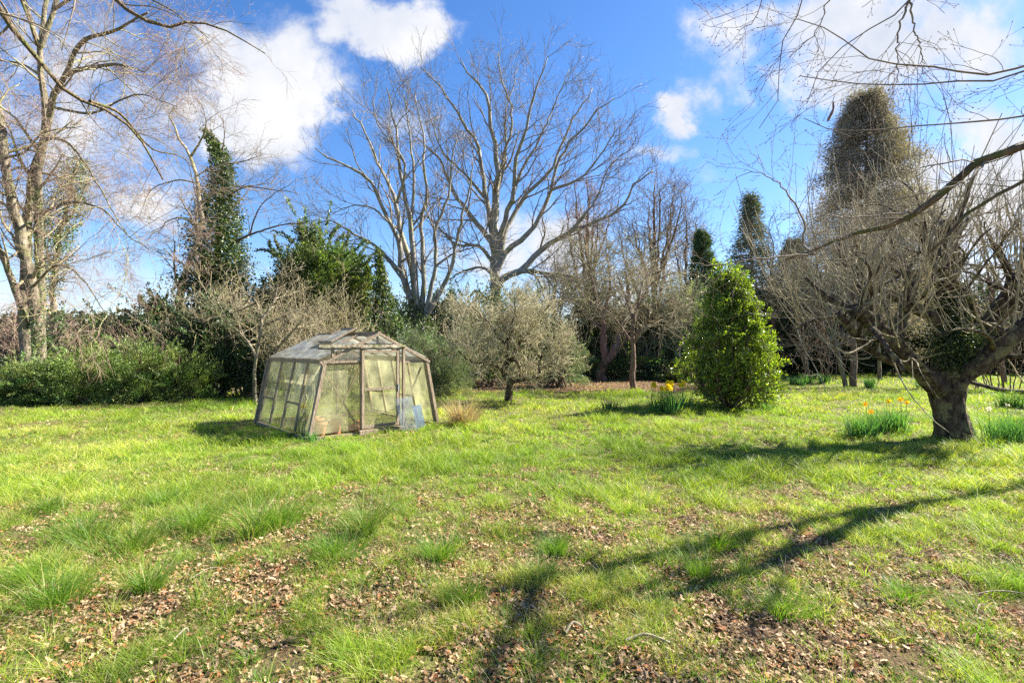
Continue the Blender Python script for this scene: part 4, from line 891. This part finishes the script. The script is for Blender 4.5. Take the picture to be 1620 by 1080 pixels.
def tan_tree():
    rng = np.random.default_rng(31); Y = 14.3; t = thing('bare_fruit_tree', 'small bare fruit tree with pale crooked trunk behind the left end of the greenhouse', 'tree', tree_base(404, Y))
    P, Rd = limbs(rng, Y, [([(404, 640, 0), (402, 590, 0), (407, 558, 0), (413, 520, 0), (414, 504, 0), (405, 476), (384, 460), (360, 440)], .06, .015), ([(414, 506, 0), (425, 490), (435, 470), (440, 440)], .05, .015),
        ([(405, 565, 0), (395, 545), (385, 530), (375, 500)], .05, .012), ([(425, 590, 0), (440, 550), (458, 530), (480, 505)], .05, .015), ([(413, 515), (440, 505), (470, 490), (500, 480)], .035, .01), ([(405, 480), (380, 490), (350, 500)], .03, .01)])
    wood(t, 'trunk', [(P, Rd)], MT['beech'], [8], .12)
    a = grow(rng, P, Rd, 9, 1., 55, 7, .05, .16, .45, .3, 1, .2, .006); b = grow(rng, *a, 5, .6, 48, 5, .03, .16, .6, .2, 1, .2, .0045); c = grow(rng, *b, 4, .3, 45, 4, .03, .14, .6, .2, 1, .2, .004)
    wood(t, 'branches', [a, b, c], MT['twig'], [4, 3, 3])
tan_tree()
# F ivy spire
def ivy_spire():
    rng = np.random.default_rng(33); Y = 20.; t = thing('ivy_covered_stump', 'narrow ivy covered spire left of the multi stem tree', 'tree', tree_base(608, Y))
    P, Rd = limbs(rng, Y, [([(610, 612, 0), (608, 500, 0), (604, 440, 0), (600, 398, 0)], .14, .05)]); wood(t, 'trunk', [(P, Rd)], MT['brown'], [8])
    ivy(rng, t, [pt(612, 600, Y), pt(610, 530, Y), pt(606, 470, Y), pt(602, 425, Y), pt(598, 394, Y)], (1.1, .95, .6, .35, .12), 7000, .13, np.vstack([BRITE*.9, DARKG[2:]*1.5]))
ivy_spire()
leafy(140, 620, 19.3, 90, 500, 620, 'dark green shrub behind the greenhouse gable', 10000, .12, np.vstack([DARKG*1.6, BRITE[:1]]))
leafy(141, 702, 16.0, 120, 528, 616, 'grey green billowing shrub right behind the greenhouse', 15000, .075, PALEG*1.1, name='grey_green_shrub', asp=.3, ncl=90, upb=.2)
leafy(142, 655, 16.4, 90, 515, 608, 'grey green shrub half hidden by the greenhouse gable', 9000, .075, PALEG*1.05, name='grey_green_shrub', asp=.3, ncl=60, upb=.2)
leafy(143, 770, 20.5, 130, 520, 605, 'grey green shrub seen through the small apple tree', 15000, .085, PALEG*1.0, name='grey_green_shrub', asp=.3, ncl=70, upb=.2)
leafy(144, 885, 20, 110, 520, 602, 'pale grey green shrub right of the small apple tree', 16000, .085, PALEG*1.3, name='grey_green_shrub', asp=.3, ncl=70, upb=.2)
leafy(145, 735, 27, 130, 450, 590, 'dark green conifer like bush left of the largest trunk', 10000, .17, np.vstack([DARKG*1.7, BRITE[:1]*.7]))
leafy(146, 830, 28, 170, 462, 590, 'dark evergreen mass behind the small apple tree', 12000, .18, DARKG*1.5)
leafy(147, 940, 27, 110, 440, 592, 'dark ivy clad evergreen behind the forked tree', 12000, .17, np.vstack([DARKG*1.2, BRITE[:1]*.7]))
leafy(148, 1030, 27.5, 150, 470, 592, 'dark laurel thicket beyond the slender tree', 16000, .17, DARKG*1.3, mat='gloss')
leafy(149, 1085, 24, 90, 440, 585, 'pale variegated shrub left of the glossy evergreen', 9000, .12, PALEG*1.3, name='variegated_shrub')
leafy(150, 1130, 28, 160, 428, 595, 'dark evergreen seen behind the glossy evergreen', 10000, .17, DARKG*1.2)
leafy(151, 660, 27, 110, 455, 590, 'dark evergreen around the foot of the multi stem tree', 10000, .17, DARKG*1.5)
leafy(152, 985, 24.6, 240, 548, 602, 'low glossy laurel along the leaf strewn strip', 6500, .14, DARKG*1.7, mat='gloss', name='low_laurel')
leafy(153, 1080, 22.5, 90, 575, 604, 'low leafy plant patch left of the glossy evergreen', 3000, .12, BRITE*.8, name='low_shrub')
bare_shrub(160, 1050, 25.6, 120, 430, 'tan twiggy shrub merging with the slender tree', 9, 'twig', L=1.5, rm=.009)
bare_shrub(161, 930, 26.2, 90, 420, 'tan twiggy shrub left of the forked tree', 9, 'twig', L=1.5, rm=.011)
bare_shrub(162, 705, 21, 80, 470, 'bare brown shrub between multi stem tree and small apple tree', 6, 'lichen', L=1.2, rm=.008)
bare_shrub(163, 1005, 26.6, 130, 400, 'tall far twiggy shrub above the slender tree', 9, 'twigr', L=1.8, rm=.012)
# M glossy columnar evergreen
def glossy():
    rng = np.random.default_rng(40); Y = 13.3; X = (1152-CX)/F*Y
    t = thing('glossy_evergreen', 'bright glossy leaved columnar evergreen right of centre', 'tree', (X, Y, 0))
    stems = []
    for i in range(22):
        a = i/22*6.283*2.6+rng.normal(0, .2); q = rng.uniform(.25, 1); h = 4.35*(1-.40*q**1.6)*rng.uniform(.86, 1.03)
        e = np.array([math.cos(a), math.sin(a)])*1.28*q*rng.uniform(.8, 1.12)
        stems.append(spline([(X+e[0]*.1, Y+e[1]*.1, -.05), (X+e[0]*.85, Y+e[1]*.85, h*.25), (X+e[0]*.82, Y+e[1]*.82, h*.55), (X+e[0]*.38, Y+e[1]*.38, h*.99)], 14))
    P = np.array(stems); Rd = np.tile((.035*(1-.8*np.linspace(0, 1, 14)))[None], (22, 1))
    a = grow(rng, P, Rd, 26, .62, 50, 6, .10, .12, .5, .06, 1, .6, .004); b = grow(rng, *a, 5, .3, 45, 4, .08, .12, .6, .2, 1, .3, .003)
    wood(t, 'branches', [(P, Rd), a, b], MT['brown'], [5, 3, 3])
    C = b[0][:, 1:].reshape(-1, 3); D = (b[0][:, 1:]-b[0][:, :-1]).reshape(-1, 3)
    C = np.concatenate([C+rng.normal(0, .035, C.shape) for _ in range(8)]); D = np.tile(nrm(D), (8, 1))
    k = C[:, 2] > .06; C, D = C[k], D[k]
    V, fl, c = leafmesh(rng, C, .064, np.array([(.10, .165, .028), (.155, .225, .033), (.24, .30, .045), (.06, .105, .022)]), .2, .3, .5, 0, D); print('glossy', len(C))
    tn = (.55+.95*fbm(C[:, 0]*2.2+C[:, 1], C[:, 2]*2.2, 9, 3))[:, None]*(1+rng.normal(0, .05, (len(C), 3)))
    mk('foliage', V, fl, MT['gloss'], t, colr=np.clip(c*np.repeat(tn, 4, 0), .004, .8), smooth=False)
glossy()
leafy(166, 1205, 30, 110, 425, 600, 'dark evergreen between the glossy evergreen and the right hand trees', 10000, .18, DARKG*1.2, name='evergreen_tree', cat='tree')
leafy(165, 1205, 13.6, 60, 575, 648, 'small shrubby side growth at the right foot of the glossy evergreen', 3500, .07, np.array([(.06, .11, .02), (.09, .15, .025)]), mat='gloss', name='low_shrub', ncl=30, sub=.3)
# N conifers
def conifer(seed, px, Y, topy, wpx, label, cols, n=14000, size=.22, sh=1.3, open_=.0, name='conifer', base=.06, mat='needle'):
    n = int(n*3.2); size *= .68
    rng = np.random.default_rng(seed); X = (px-CX)/F*Y; H = EYE-(topy-HY)/F*Y; rw = wpx/2*Y/F
    t = thing(name, label, 'tree', (X, Y, 0)); P = np.array([spline([(X, Y, -.1), (X+.1, Y, H*.5), (X, Y, H)], 20)]); Rd = np.array([(H*.018)*(1-.92*np.linspace(0, 1, 20))])
    nb = 300; tt = base+(1-base)*((np.arange(nb)+rng.random(nb))/nb)**.9
    az = rng.random(nb)*6.283; ln = rw*np.minimum((1-tt)**(1/sh), (1-tt)*1.7+.03)*(.75+.4*rng.random(nb))+.15
    ln *= (.85+.3*vn(az*1.5, tt*9, seed))
    B = np.empty((nb, 6, 3)); z0 = tt*H
    for j in range(6):
        s = j/5; B[:, j, 0] = X+np.cos(az)*ln*s; B[:, j, 1] = Y+np.sin(az)*ln*s; B[:, j, 2] = z0+ln*(.18*s-.22*s*s)
    Br = np.tile(np.linspace(.04, .008, 6)[None], (nb, 1)); a = grow(rng, B, Br, 7, rw*.13, 50, 4, -.02, .12, .6, .2, 1, .5, .008)
    wood(t, 'trunk', [(P, Rd)], MT['brown'], [8]); wood(t, 'branches', [(B, Br), a], MT['twigd'], [4, 3])
    allp = np.concatenate([B[:, 1:].reshape(-1, 3), a[0].reshape(-1, 3), a[0].reshape(-1, 3)])
    idx = rng.integers(0, len(allp), n); C = allp[idx]+rng.normal(0, rw*.045, (n, 3))
    D = nrm(C-np.array([X, Y, 0])*np.array([1, 1, 0])-np.array([0, 0, 1])*C[:, 2:3])
    V, fl, c = leafmesh(rng, C, size, cols, .25, .2, .28, .25+open_, D); mk('foliage', V, fl, MT[mat], t, colr=c, smooth=False)
CON = np.array([(.05, .07, .03), (.07, .085, .04), (.04, .055, .03), (.10, .085, .05)])
conifer(50, 1370, 30, 152, 290, 'tallest conifer with broad brownish green crown behind the big apple tree', np.array([(.32, .28, .23), (.37, .32, .26), (.24, .22, .17), (.42, .35, .30)]), 60000, .20, 1.55)
conifer(51, 1187, 33, 308, 165, 'spiky open conifer between glossy evergreen and tallest conifer', CON*2.6, 5000, .26, .95)
conifer(52, 1112, 31, 366, 110, 'small dark conifer just left of the glossy evergreen top', DARKG*2.2, 7500, .24, 1.1)
conifer(53, 1255, 35, 380, 120, 'lower dark conifer left of the tallest conifer', CON*1.6, 8000, .26, 1.3)
conifer(54, 1480, 34, 400, 140, 'dark conifer behind the right apple tree', CON*1.6, 8000, .26, 1.3)
# dark hedge at the rear right: separate yews
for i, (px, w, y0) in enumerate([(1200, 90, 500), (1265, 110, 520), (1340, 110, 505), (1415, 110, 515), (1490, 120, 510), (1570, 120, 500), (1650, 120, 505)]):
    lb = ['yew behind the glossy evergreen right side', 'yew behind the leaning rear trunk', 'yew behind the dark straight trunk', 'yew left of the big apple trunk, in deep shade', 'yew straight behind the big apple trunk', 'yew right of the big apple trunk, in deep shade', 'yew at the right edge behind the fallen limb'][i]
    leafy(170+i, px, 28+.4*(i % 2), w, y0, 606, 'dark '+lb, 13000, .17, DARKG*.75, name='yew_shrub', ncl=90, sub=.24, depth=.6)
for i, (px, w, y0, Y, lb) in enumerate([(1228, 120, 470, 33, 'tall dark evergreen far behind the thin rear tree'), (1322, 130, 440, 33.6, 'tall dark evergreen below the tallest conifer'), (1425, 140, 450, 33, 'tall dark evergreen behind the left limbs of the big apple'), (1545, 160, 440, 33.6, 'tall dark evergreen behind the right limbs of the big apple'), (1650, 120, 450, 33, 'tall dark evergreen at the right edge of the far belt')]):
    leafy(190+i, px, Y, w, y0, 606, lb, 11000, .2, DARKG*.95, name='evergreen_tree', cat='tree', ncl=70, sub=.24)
# rear right trees; beech bark darkens the pale trunks to imitate dim light
G5 = None
generic(61, 1280, 25, 0, 410, 60, 'pale trunked rear tree, furthest left of the group under the right crown', r=.11, nl=8, mat='beech', tw='twig', L=2., lean=-30, lev=(8, 4, 2), split=.4, rm=.012)
generic(62, 1338, 20, 0, 380, 75, 'crooked rear tree leaning left beside the dark straight trunk', r=.10, nl=8, mat='beech', tw='twig', L=1.7, lean=-50, lev=(8, 4, 2), split=.45, rm=.009)
generic(63, 1350, 20.2, 0, 330, 70, 'straight dark trunked rear tree beside the crooked one', r=.15, nl=8, tw='twig', L=1.7, split=.5, lev=(8, 4, 2), rm=.009)
generic(64, 1392, 23, 0, 340, 80, 'rear tree with pale lower trunk right of the dark straight one', r=.09, nl=8, mat='beech', tw='twigd', L=2., lean=-15, split=.45, lev=(8, 4, 2), rm=.011)
generic(65, 1590, 21, 0, 300, 90, 'rear bare tree leaning at the far right behind the fallen limb', r=.09, nl=8, tw='twigd', L=2., lean=-40, split=.4, lev=(8, 4, 2), rm=.010)
generic(66, 1222, 27, 0, 335, 55, 'thin rear tree between glossy evergreen and right group', r=.09, nl=6, tw='twigd', L=1.8, lev=(8, 4, 2), rm=.012)
bare_shrub(67, 1590, 19, 150, 470, 'grey brown twig thicket at the right edge', 14, 'twigd', L=1.4, mat='brown', r=.022, rm=.009)
bare_shrub(68, 1310, 22, 130, 450, 'tan arching twig thicket under the right crown', 12, 'twigd', L=1.6, mat='brown', r=.022, rm=.010)
def tube1(name, pts, r0, r1, mat, label, cat, sides=8, amp=.1, k=12):
    P = np.array([spline(pts, k)]); Rd = np.array([np.linspace(r0, r1, k)]); V, fl = tubes(P, Rd, sides, amp)
    o = mk(name, V, fl, MT[mat], loc=pts[0]); setmeta(o, label, cat); return o
tube1('fallen_limb', [pt(1528, 603, 17.5), pt(1560, 611, 17.2), pt(1590, 618, 17), pt(1650, 622, 16.6)], .06, .10, 'apple', 'dark fallen limb lying on the grass at the right edge', 'fallen branch')
a_ = gp(1213, 618); tube1('cut_log', [(a_[0], a_[1]+.2, .42), (a_[0]+.35, a_[1]-.3, .08)], .07, .085, 'pale', 'short pale cut log leaning beside the glossy evergreen', 'log', 10, .08)
# O big apple
SHO = None
def right_apple():
    rng = np.random.default_rng(12); Y = 8.95
    t = thing('pollarded_apple_tree', 'large old pollarded apple tree with thick trunk and upright shoots at right', 'tree', (pt(1508, 695, Y)[0], Y, 0))
    X0 = pt(1510, 695, Y)[0]; z = float(hz(X0, Y))
    tr = [(1514, 704, 0), (1511, 693, 0), (1508, 675, 0), (1503, 650, 0), (1500, 630, 0), (1499, 612, 0), (1500, 590, 0), (1502, 560, .05), (1507, 520, .1)]
    P, Rd = limbs(rng, Y, [(tr, .40, .20)], 0.002, 70)
    Rd = np.interp(np.linspace(0, 1, 70), [0, .06, .15, .3, .45, .6, .8, 1], [.35, .285, .255, .235, .25, .27, .21, .16])[None]
    S = [([(1493, 622, 0), (1477, 608, -.1), (1447, 576, -.3), (1419, 545, -.45), (1391, 520, -.6), (1361, 495, -.7), (1350, 486, -.75)], .17, .11),
        ([(1440, 578, -.2), (1400, 567, -.3), (1377, 553, -.4), (1344, 517, -.6), (1325, 495, -.7)], .08, .045),
        ([(1419, 545, -.4), (1422, 514, -.3), (1435, 481, -.2), (1443, 450, 0)], .10, .08),
        ([(1505, 540, .1), (1508, 503, .2), (1500, 462, .3), (1492, 434, .35), (1488, 390, .4), (1496, 350, .4)], .19, .10),
        ([(1500, 520, .1), (1475, 500, .1), (1450, 488, .1), (1435, 476, .2), (1444, 450, .3), (1448, 430, .4)], .12, .09),
        ([(1505, 618, -.1), (1525, 595, -.2), (1544, 581, -.3), (1574, 556, -.4), (1600, 531, -.5), (1625, 508, -.5), (1665, 470, -.5)], .17, .11),
        ([(1508, 590, .2), (1544, 537, .4), (1572, 503, .6), (1591, 481, .8), (1608, 448, 1.), (1622, 420, 1.1), (1645, 370, 1.2)], .21, .12),
        ([(1558, 518, .4), (1585, 498, .2), (1608, 475, 0), (1640, 440, -.1)], .09, .06), ([(1547, 525, .4), (1535, 484, .2), (1516, 453, .1), (1497, 434, 0), (1470, 400, 0)], .07, .04),
        ([(1391, 520, -.6), (1378, 500, -.4), (1365, 470, -.2), (1362, 450, 0)], .09, .07), ([(1435, 478, .2), (1400, 462, .5), (1370, 445, .8), (1350, 420, 1.)], .09, .06),
        ([(1500, 462, .3), (1512, 420, .6), (1508, 380, .8), (1514, 350, 1.)], .09, .06), ([(1488, 425, .35), (1465, 390, .2), (1460, 350, .1)], .08, .05), ([(1608, 448, 1.), (1585, 410, 1.), (1572, 385, 1.)], .07, .055),
        ([(1325, 500, -.7), (1290, 505, -1), (1255, 520, -1.2)], .04, .02), ([(1350, 490, -.7), (1310, 470, -.3), (1275, 440, 0)], .05, .03), ([(1574, 556, -.4), (1560, 530, -.9), (1520, 520, -1.2), (1480, 530, -1.3)], .04, .015)]
    P2, R2 = limbs(rng, Y, S, .006, 22)
    V1 = tubes(P, Rd, 64, .12, 5)
    vv = V1[0].reshape(70, 64, 3); ax = P[0][:, None]; of = vv-ax; ang = np.arange(64)/64*6.2832; hh_ = vv[:, :, 2]
    rid = 1+.13*(vn(np.cos(ang)[None]*4.5+10+.4*hh_, np.sin(ang)[None]*4.5+hh_*1.3, 2)-.5)+.09*(vn(np.cos(ang)[None]*11+30, np.sin(ang)[None]*11+hh_*9, 6)-.5)
    fl_ = 1+.28*np.exp(-(hh_-hh_.min())/.10)*(vn(np.cos(ang)[None]*1.6+3, np.sin(ang)[None]*1.6+3, 12))
    V1 = ((ax+of*(rid*fl_)[..., None]).reshape(-1, 3), V1[1])
    # buttress ridges on the trunk
    V2 = tubes(P2, R2, 14, .30, 8)
    V, fl, _ = join([V1, V2]); mk('trunk', V, fl, MT['apple'], t)
    # upright water shoots
    up = np.array([0, 0, 1.])
    a = grow(rng, P2, R2, 10, 2.2, 56, 10, .16, .075, .16, .48, 1, .0, .0065, .3, flat=1.4); a = (a[0], np.clip(a[1], .004, .016))
    md = grow(rng, P2[:14], R2[:14], 4, 1.25, 52, 12, .07, .2, .5, .3, 1, .1, .022, .45); md = (md[0], np.clip(md[1], .014, .06))
    am = grow(rng, *md, 3, 1.2, 50, 8, .12, .1, .4, .3, 1, .1, .005); am = (am[0], np.clip(am[1], .004, .012))
    s2 = grow(rng, P2, R2, 3, 1.3, 60, 8, .02, .11, .2, .35, 1, .1, .006); s2 = (s2[0], np.clip(s2[1], .004, .018))
    b = grow(rng, *a, 2, .8, 28, 6, .08, .06, .6, .2, .9, .3, .0035); b2 = grow(rng, *s2, 4, .7, 45, 6, .03, .1, .6, .2, 1, .2, .0035); c = grow(rng, *b2, 3, .35, 42, 4, .03, .1, .6, .2, 1, .2, .003)
    wood(t, 'branches', [md], MT['apple'], [7], .15, 4); wood(t, 'shoots', [a, s2, am], MT['twig'], [5, 5, 4]); wood(t, 'twigs', [b, b2, c], MT['twig'], [4, 3, 3])
    Yi = Y
    ivy(rng, t, [pt(1500, 585, Yi-.1), pt(1505, 545, Yi-.1), pt(1515, 530, Yi), pt(1508, 503, Yi+.15), pt(1500, 470, Yi+.25)], (.20, .36, .40, .30, .24), 5200, .06, IVYC*.9)
    ivy(rng, t, [pt(1512, 570, Yi), pt(1535, 540, Yi+.3), pt(1560, 515, Yi+.5)], (.25, .30, .2), 2200, .06, IVYC*.9)
right_apple()
# Q overhanging tree off the right edge
def right_over():
    rng = np.random.default_rng(13); t = thing('mossy_tree', 'overhanging tree at upper right with mossy limb and budding twigs', 'tree', (8.3, 6.7, 0))
    top = (8.2, 6.6, 4.3)
    P3 = [([(8.3, 6.7, -.1), (8.35, 6.7, 1.5), (8.25, 6.6, 3), top, (8.3, 6.3, 7.5)], .075, .055),
        ([(8.3, 6.35, 7.2), (8.1, 5.7, 7.25), (7.85, 5.2, 7.1), (7.75, 4.6, 7.1), (7.65, 3.9, 6.9)], .05, .02),
        ([(8.3, 6.35, 7.3), (8.7, 5.6, 7.6), (8.9, 4.7, 7.9)], .05, .02),
        ([(8.2, 6.6, 3.7), (6.6, 5.4, 4.05), pt(1640, 225, 4.8), pt(1600, 240, 4.8), pt(1560, 246, 4.8), pt(1530, 268, 4.85), pt(1500, 300, 4.9), pt(1450, 335, 5), pt(1400, 360, 5.1), pt(1340, 375, 5.3), pt(1290, 398, 5.5), pt(1240, 412, 5.7)], .105, .013),
        ([(8.22, 6.65, 2.9), (6.9, 5.8, 3.5), pt(1640, 285, 5.2), pt(1600, 298, 5.2), pt(1560, 318, 5.2), pt(1520, 345, 5.3), pt(1500, 372, 5.3), pt(1470, 400, 5.4)], .05, .012),
        ([(8.25, 6.5, 4.9), (6.6, 4.6, 4.8), pt(1640, 98, 4.5), pt(1600, 112, 4.5), pt(1540, 116, 4.5), pt(1480, 108, 4.5), pt(1380, 95, 4.6), pt(1330, 60, 4.7), pt(1310, 45, 4.7), pt(1260, 32, 4.8)], .030, .004),
        ([(8.28, 6.4, 5.6), (6.5, 4.4, 4.7), pt(1640, 108, 4.3), pt(1560, 128, 4.4), pt(1430, 134, 4.6), pt(1360, 133, 4.7), pt(1310, 125, 4.8), pt(1265, 120, 4.9)], .026, .004),
        ([(8.3, 6.4, 6.1), (6.6, 4.9, 4.6), pt(1640, 178, 4.7), pt(1560, 192, 4.7), pt(1480, 198, 4.8), pt(1370, 205, 4.9), pt(1310, 205, 5), pt(1272, 188, 5.1)], .026, .004),
        ([(8.3, 6.45, 5.5), (6, 4.6, 6.2), pt(1500, -120, 4.6), pt(1440, 0, 4.6), pt(1400, 30, 4.6), pt(1340, 70, 4.6), pt(1300, 100, 4.7), pt(1275, 165, 4.8)], .032, .003),
        ([pt(1440, 0, 4.6), pt(1424, 40, 4.6), pt(1420, 80, 4.7), pt(1422, 130, 4.8)], .012, .003), ([pt(1440, 2, 4.6), pt(1450, 60, 4.6), pt(1460, 90, 4.7), pt(1456, 120, 4.8)], .010, .003),
        ([(8.3, 6.35, 7), (5.5, 5, 7.5), pt(1310, -100, 5), pt(1275, 0, 5), pt(1240, 60, 5), pt(1233, 100, 5), pt(1236, 150, 5), pt(1200, 205, 5.1)], .03, .003),
        ([pt(1310, -100, 5), pt(1240, -60, 5), pt(1205, 0, 5), pt(1195, 30, 5), pt(1165, 50, 5)], .014, .003), ([pt(1320, -60, 5), pt(1308, 10, 5), pt(1290, 50, 5), pt(1250, 90, 5)], .010, .003),
        ([pt(1290, 398, 5.5), pt(1272, 390, 5.6), pt(1272, 350, 5.6), pt(1240, 300, 5.6), pt(1220, 282, 5.6), pt(1190, 272, 5.6), pt(1165, 280, 5.6)], .016, .003),
        ([pt(1290, 402, 5.5), pt(1240, 406, 5.4), pt(1180, 412, 5.3), pt(1120, 420, 5.3), pt(1070, 405, 5.3)], .015, .003),
        ([pt(1450, 335, 5), pt(1410, 338, 4.9), pt(1350, 345, 4.8), pt(1300, 340, 4.7)], .014, .004), ([pt(1560, 255, 4.8), pt(1520, 290, 4.6), pt(1440, 310, 4.5), pt(1380, 320, 4.4)], .014, .004),
        ([pt(1420, 352, 5.1), pt(1400, 375, 5.1), pt(1380, 405, 5.1)], .012, .006)]
    P = np.array([spline(p, 26) for p, _, _ in P3]); tt = np.linspace(0, 1, 26); Rd = np.array([a+(b-a)*tt**.8 for _, a, b in P3]); P[1:] += rng.normal(0, .009, P[1:].shape)
    wood(t, 'trunk', [(P[:5], Rd[:5])], MT['moss'], [14], .22, 2); wood(t, 'limbs', [(P[5:], Rd[5:])], MT['twigd'], [6])
    P, Rd = P[1:], Rd[1:]
    a = grow(rng, P, Rd, 9, .8, 38, 9, -.0, .12, .35, .35, 1, .2, .0028); a = (a[0], np.clip(a[1], .002, .007))
    b = grow(rng, *a, 3, .34, 40, 6, .0, .12, .7, .2, 1, .2, .002); c = grow(rng, *b, 2, .10, 45, 4, .0, .1, .8, .2, 1, .2, .0018)
    wood(t, 'twigs', [a, b, c], MT['twigd'], [5, 4, 3])
    E = np.concatenate([b[0][:, -1], c[0][:, -1], b[0][:, 3]]); n = len(E); D = nrm(np.concatenate([b[0][:, -1]-b[0][:, -2], c[0][:, -1]-c[0][:, -2], b[0][:, 3]-b[0][:, 2]]))
    V, fl = tubes(np.stack([E-D*.003, E+D*.006, E+D*.016], 1), np.tile([[.0022, .0042, .001]], (n, 1)), 4); mk('buds', V, fl, MT['red'], t)
right_over()
def pod():
    b = pt(1318, 160, 4.85); rng = np.random.default_rng(3); k = 9
    P = spline([b, pt(1319, 172, 4.85), pt(1314, 184, 4.85), pt(1309, 192, 4.85)], k); w = np.array([.004, .012, .016, .013, .017, .020, .016, .018, .006])
    L_, R_ = P+np.stack([-w, 0*w, w*.2], 1), P+np.stack([w, w*.8, -w*.1], 1); M_ = P+np.stack([0*w, -w*.7, 0*w], 1)
    V = np.concatenate([L_, M_, R_, P+np.stack([0*w, w*.9, 0*w], 1)]); Fq = [(r*k+i, ((r+1) % 4)*k+i, ((r+1) % 4)*k+i+1, r*k+i+1) for r in range(4) for i in range(k-1)]
    V2, f2 = tubes(np.array([spline([pt(1319, 148, 4.85), b], 4)]), np.full((1, 4), .0015), 4)
    Vj, fj, _ = join([(V, [np.array(Fq)]), (V2, f2)]); o = mk('dead_leaf', Vj, fj, MT['red'], loc=b); setmeta(o, 'curled dead brown leaf hanging from a twig against the upper right sky', 'leaf')
pod()
# twigs lying on the lawn
for px0, py0, px1, py1, r, lb in [(1525, 912, 1640, 915, .006, 'long thin fallen twig, upper of the pair at the lower right edge'), (1535, 940, 1650, 943, .005, 'long thin fallen twig, lower of the pair at the lower right edge'),
        (895, 1008, 920, 1000, .009, 'short pale stick on the leaves at lower centre'), (990, 1022, 1060, 1026, .010, 'curved brown stick on the leaves below the branch shadow'), (275, 1027, 298, 1015, .007, 'short pale forked stick at the lower left'),
        (1545, 973, 1575, 962, .005, 'tiny fallen twig below the pair at the lower right'), (300, 930, 350, 915, .005, 'grey fallen twig right of the upright tussock at lower left')]:
    a, b = gp(px0, py0), gp(px1, py1); m_ = ((a[0]+b[0])/2, (a[1]+b[1])/2+.04)
    tube1('fallen_twig', [(a[0], a[1], float(hz(*a))+.03), (m_[0], m_[1], float(hz(*m_))+.05), (b[0], b[1], float(hz(*b))+.035)], r, r*.6, 'pale', lb, 'twig', 6, .1)
# far wood closing the horizon
def far_wood():
    rng = np.random.default_rng(77); n = 60000; x = rng.uniform(-110, 110, n); y = 62+rng.uniform(-4, 4, n); top = 2.2+4.5*fbm(x*.09, 0*x, 3, 3)+1.2*vn(x*.6, 0*x, 8); z = rng.random(n)**.8*top
    V, fl, c = leafmesh(rng, np.stack([x, y, z], 1), .5, np.array([(.06, .08, .035), (.09, .085, .05), (.12, .10, .07)]), .25, .3, .7); o = mk('distant_wood', V, fl, MT['needle'], colr=c, smooth=False)
    setmeta(o, 'low distant wood beyond the garden hedges', 'wood', kind='stuff')
far_wood()
print('objects', len(SC.objects))
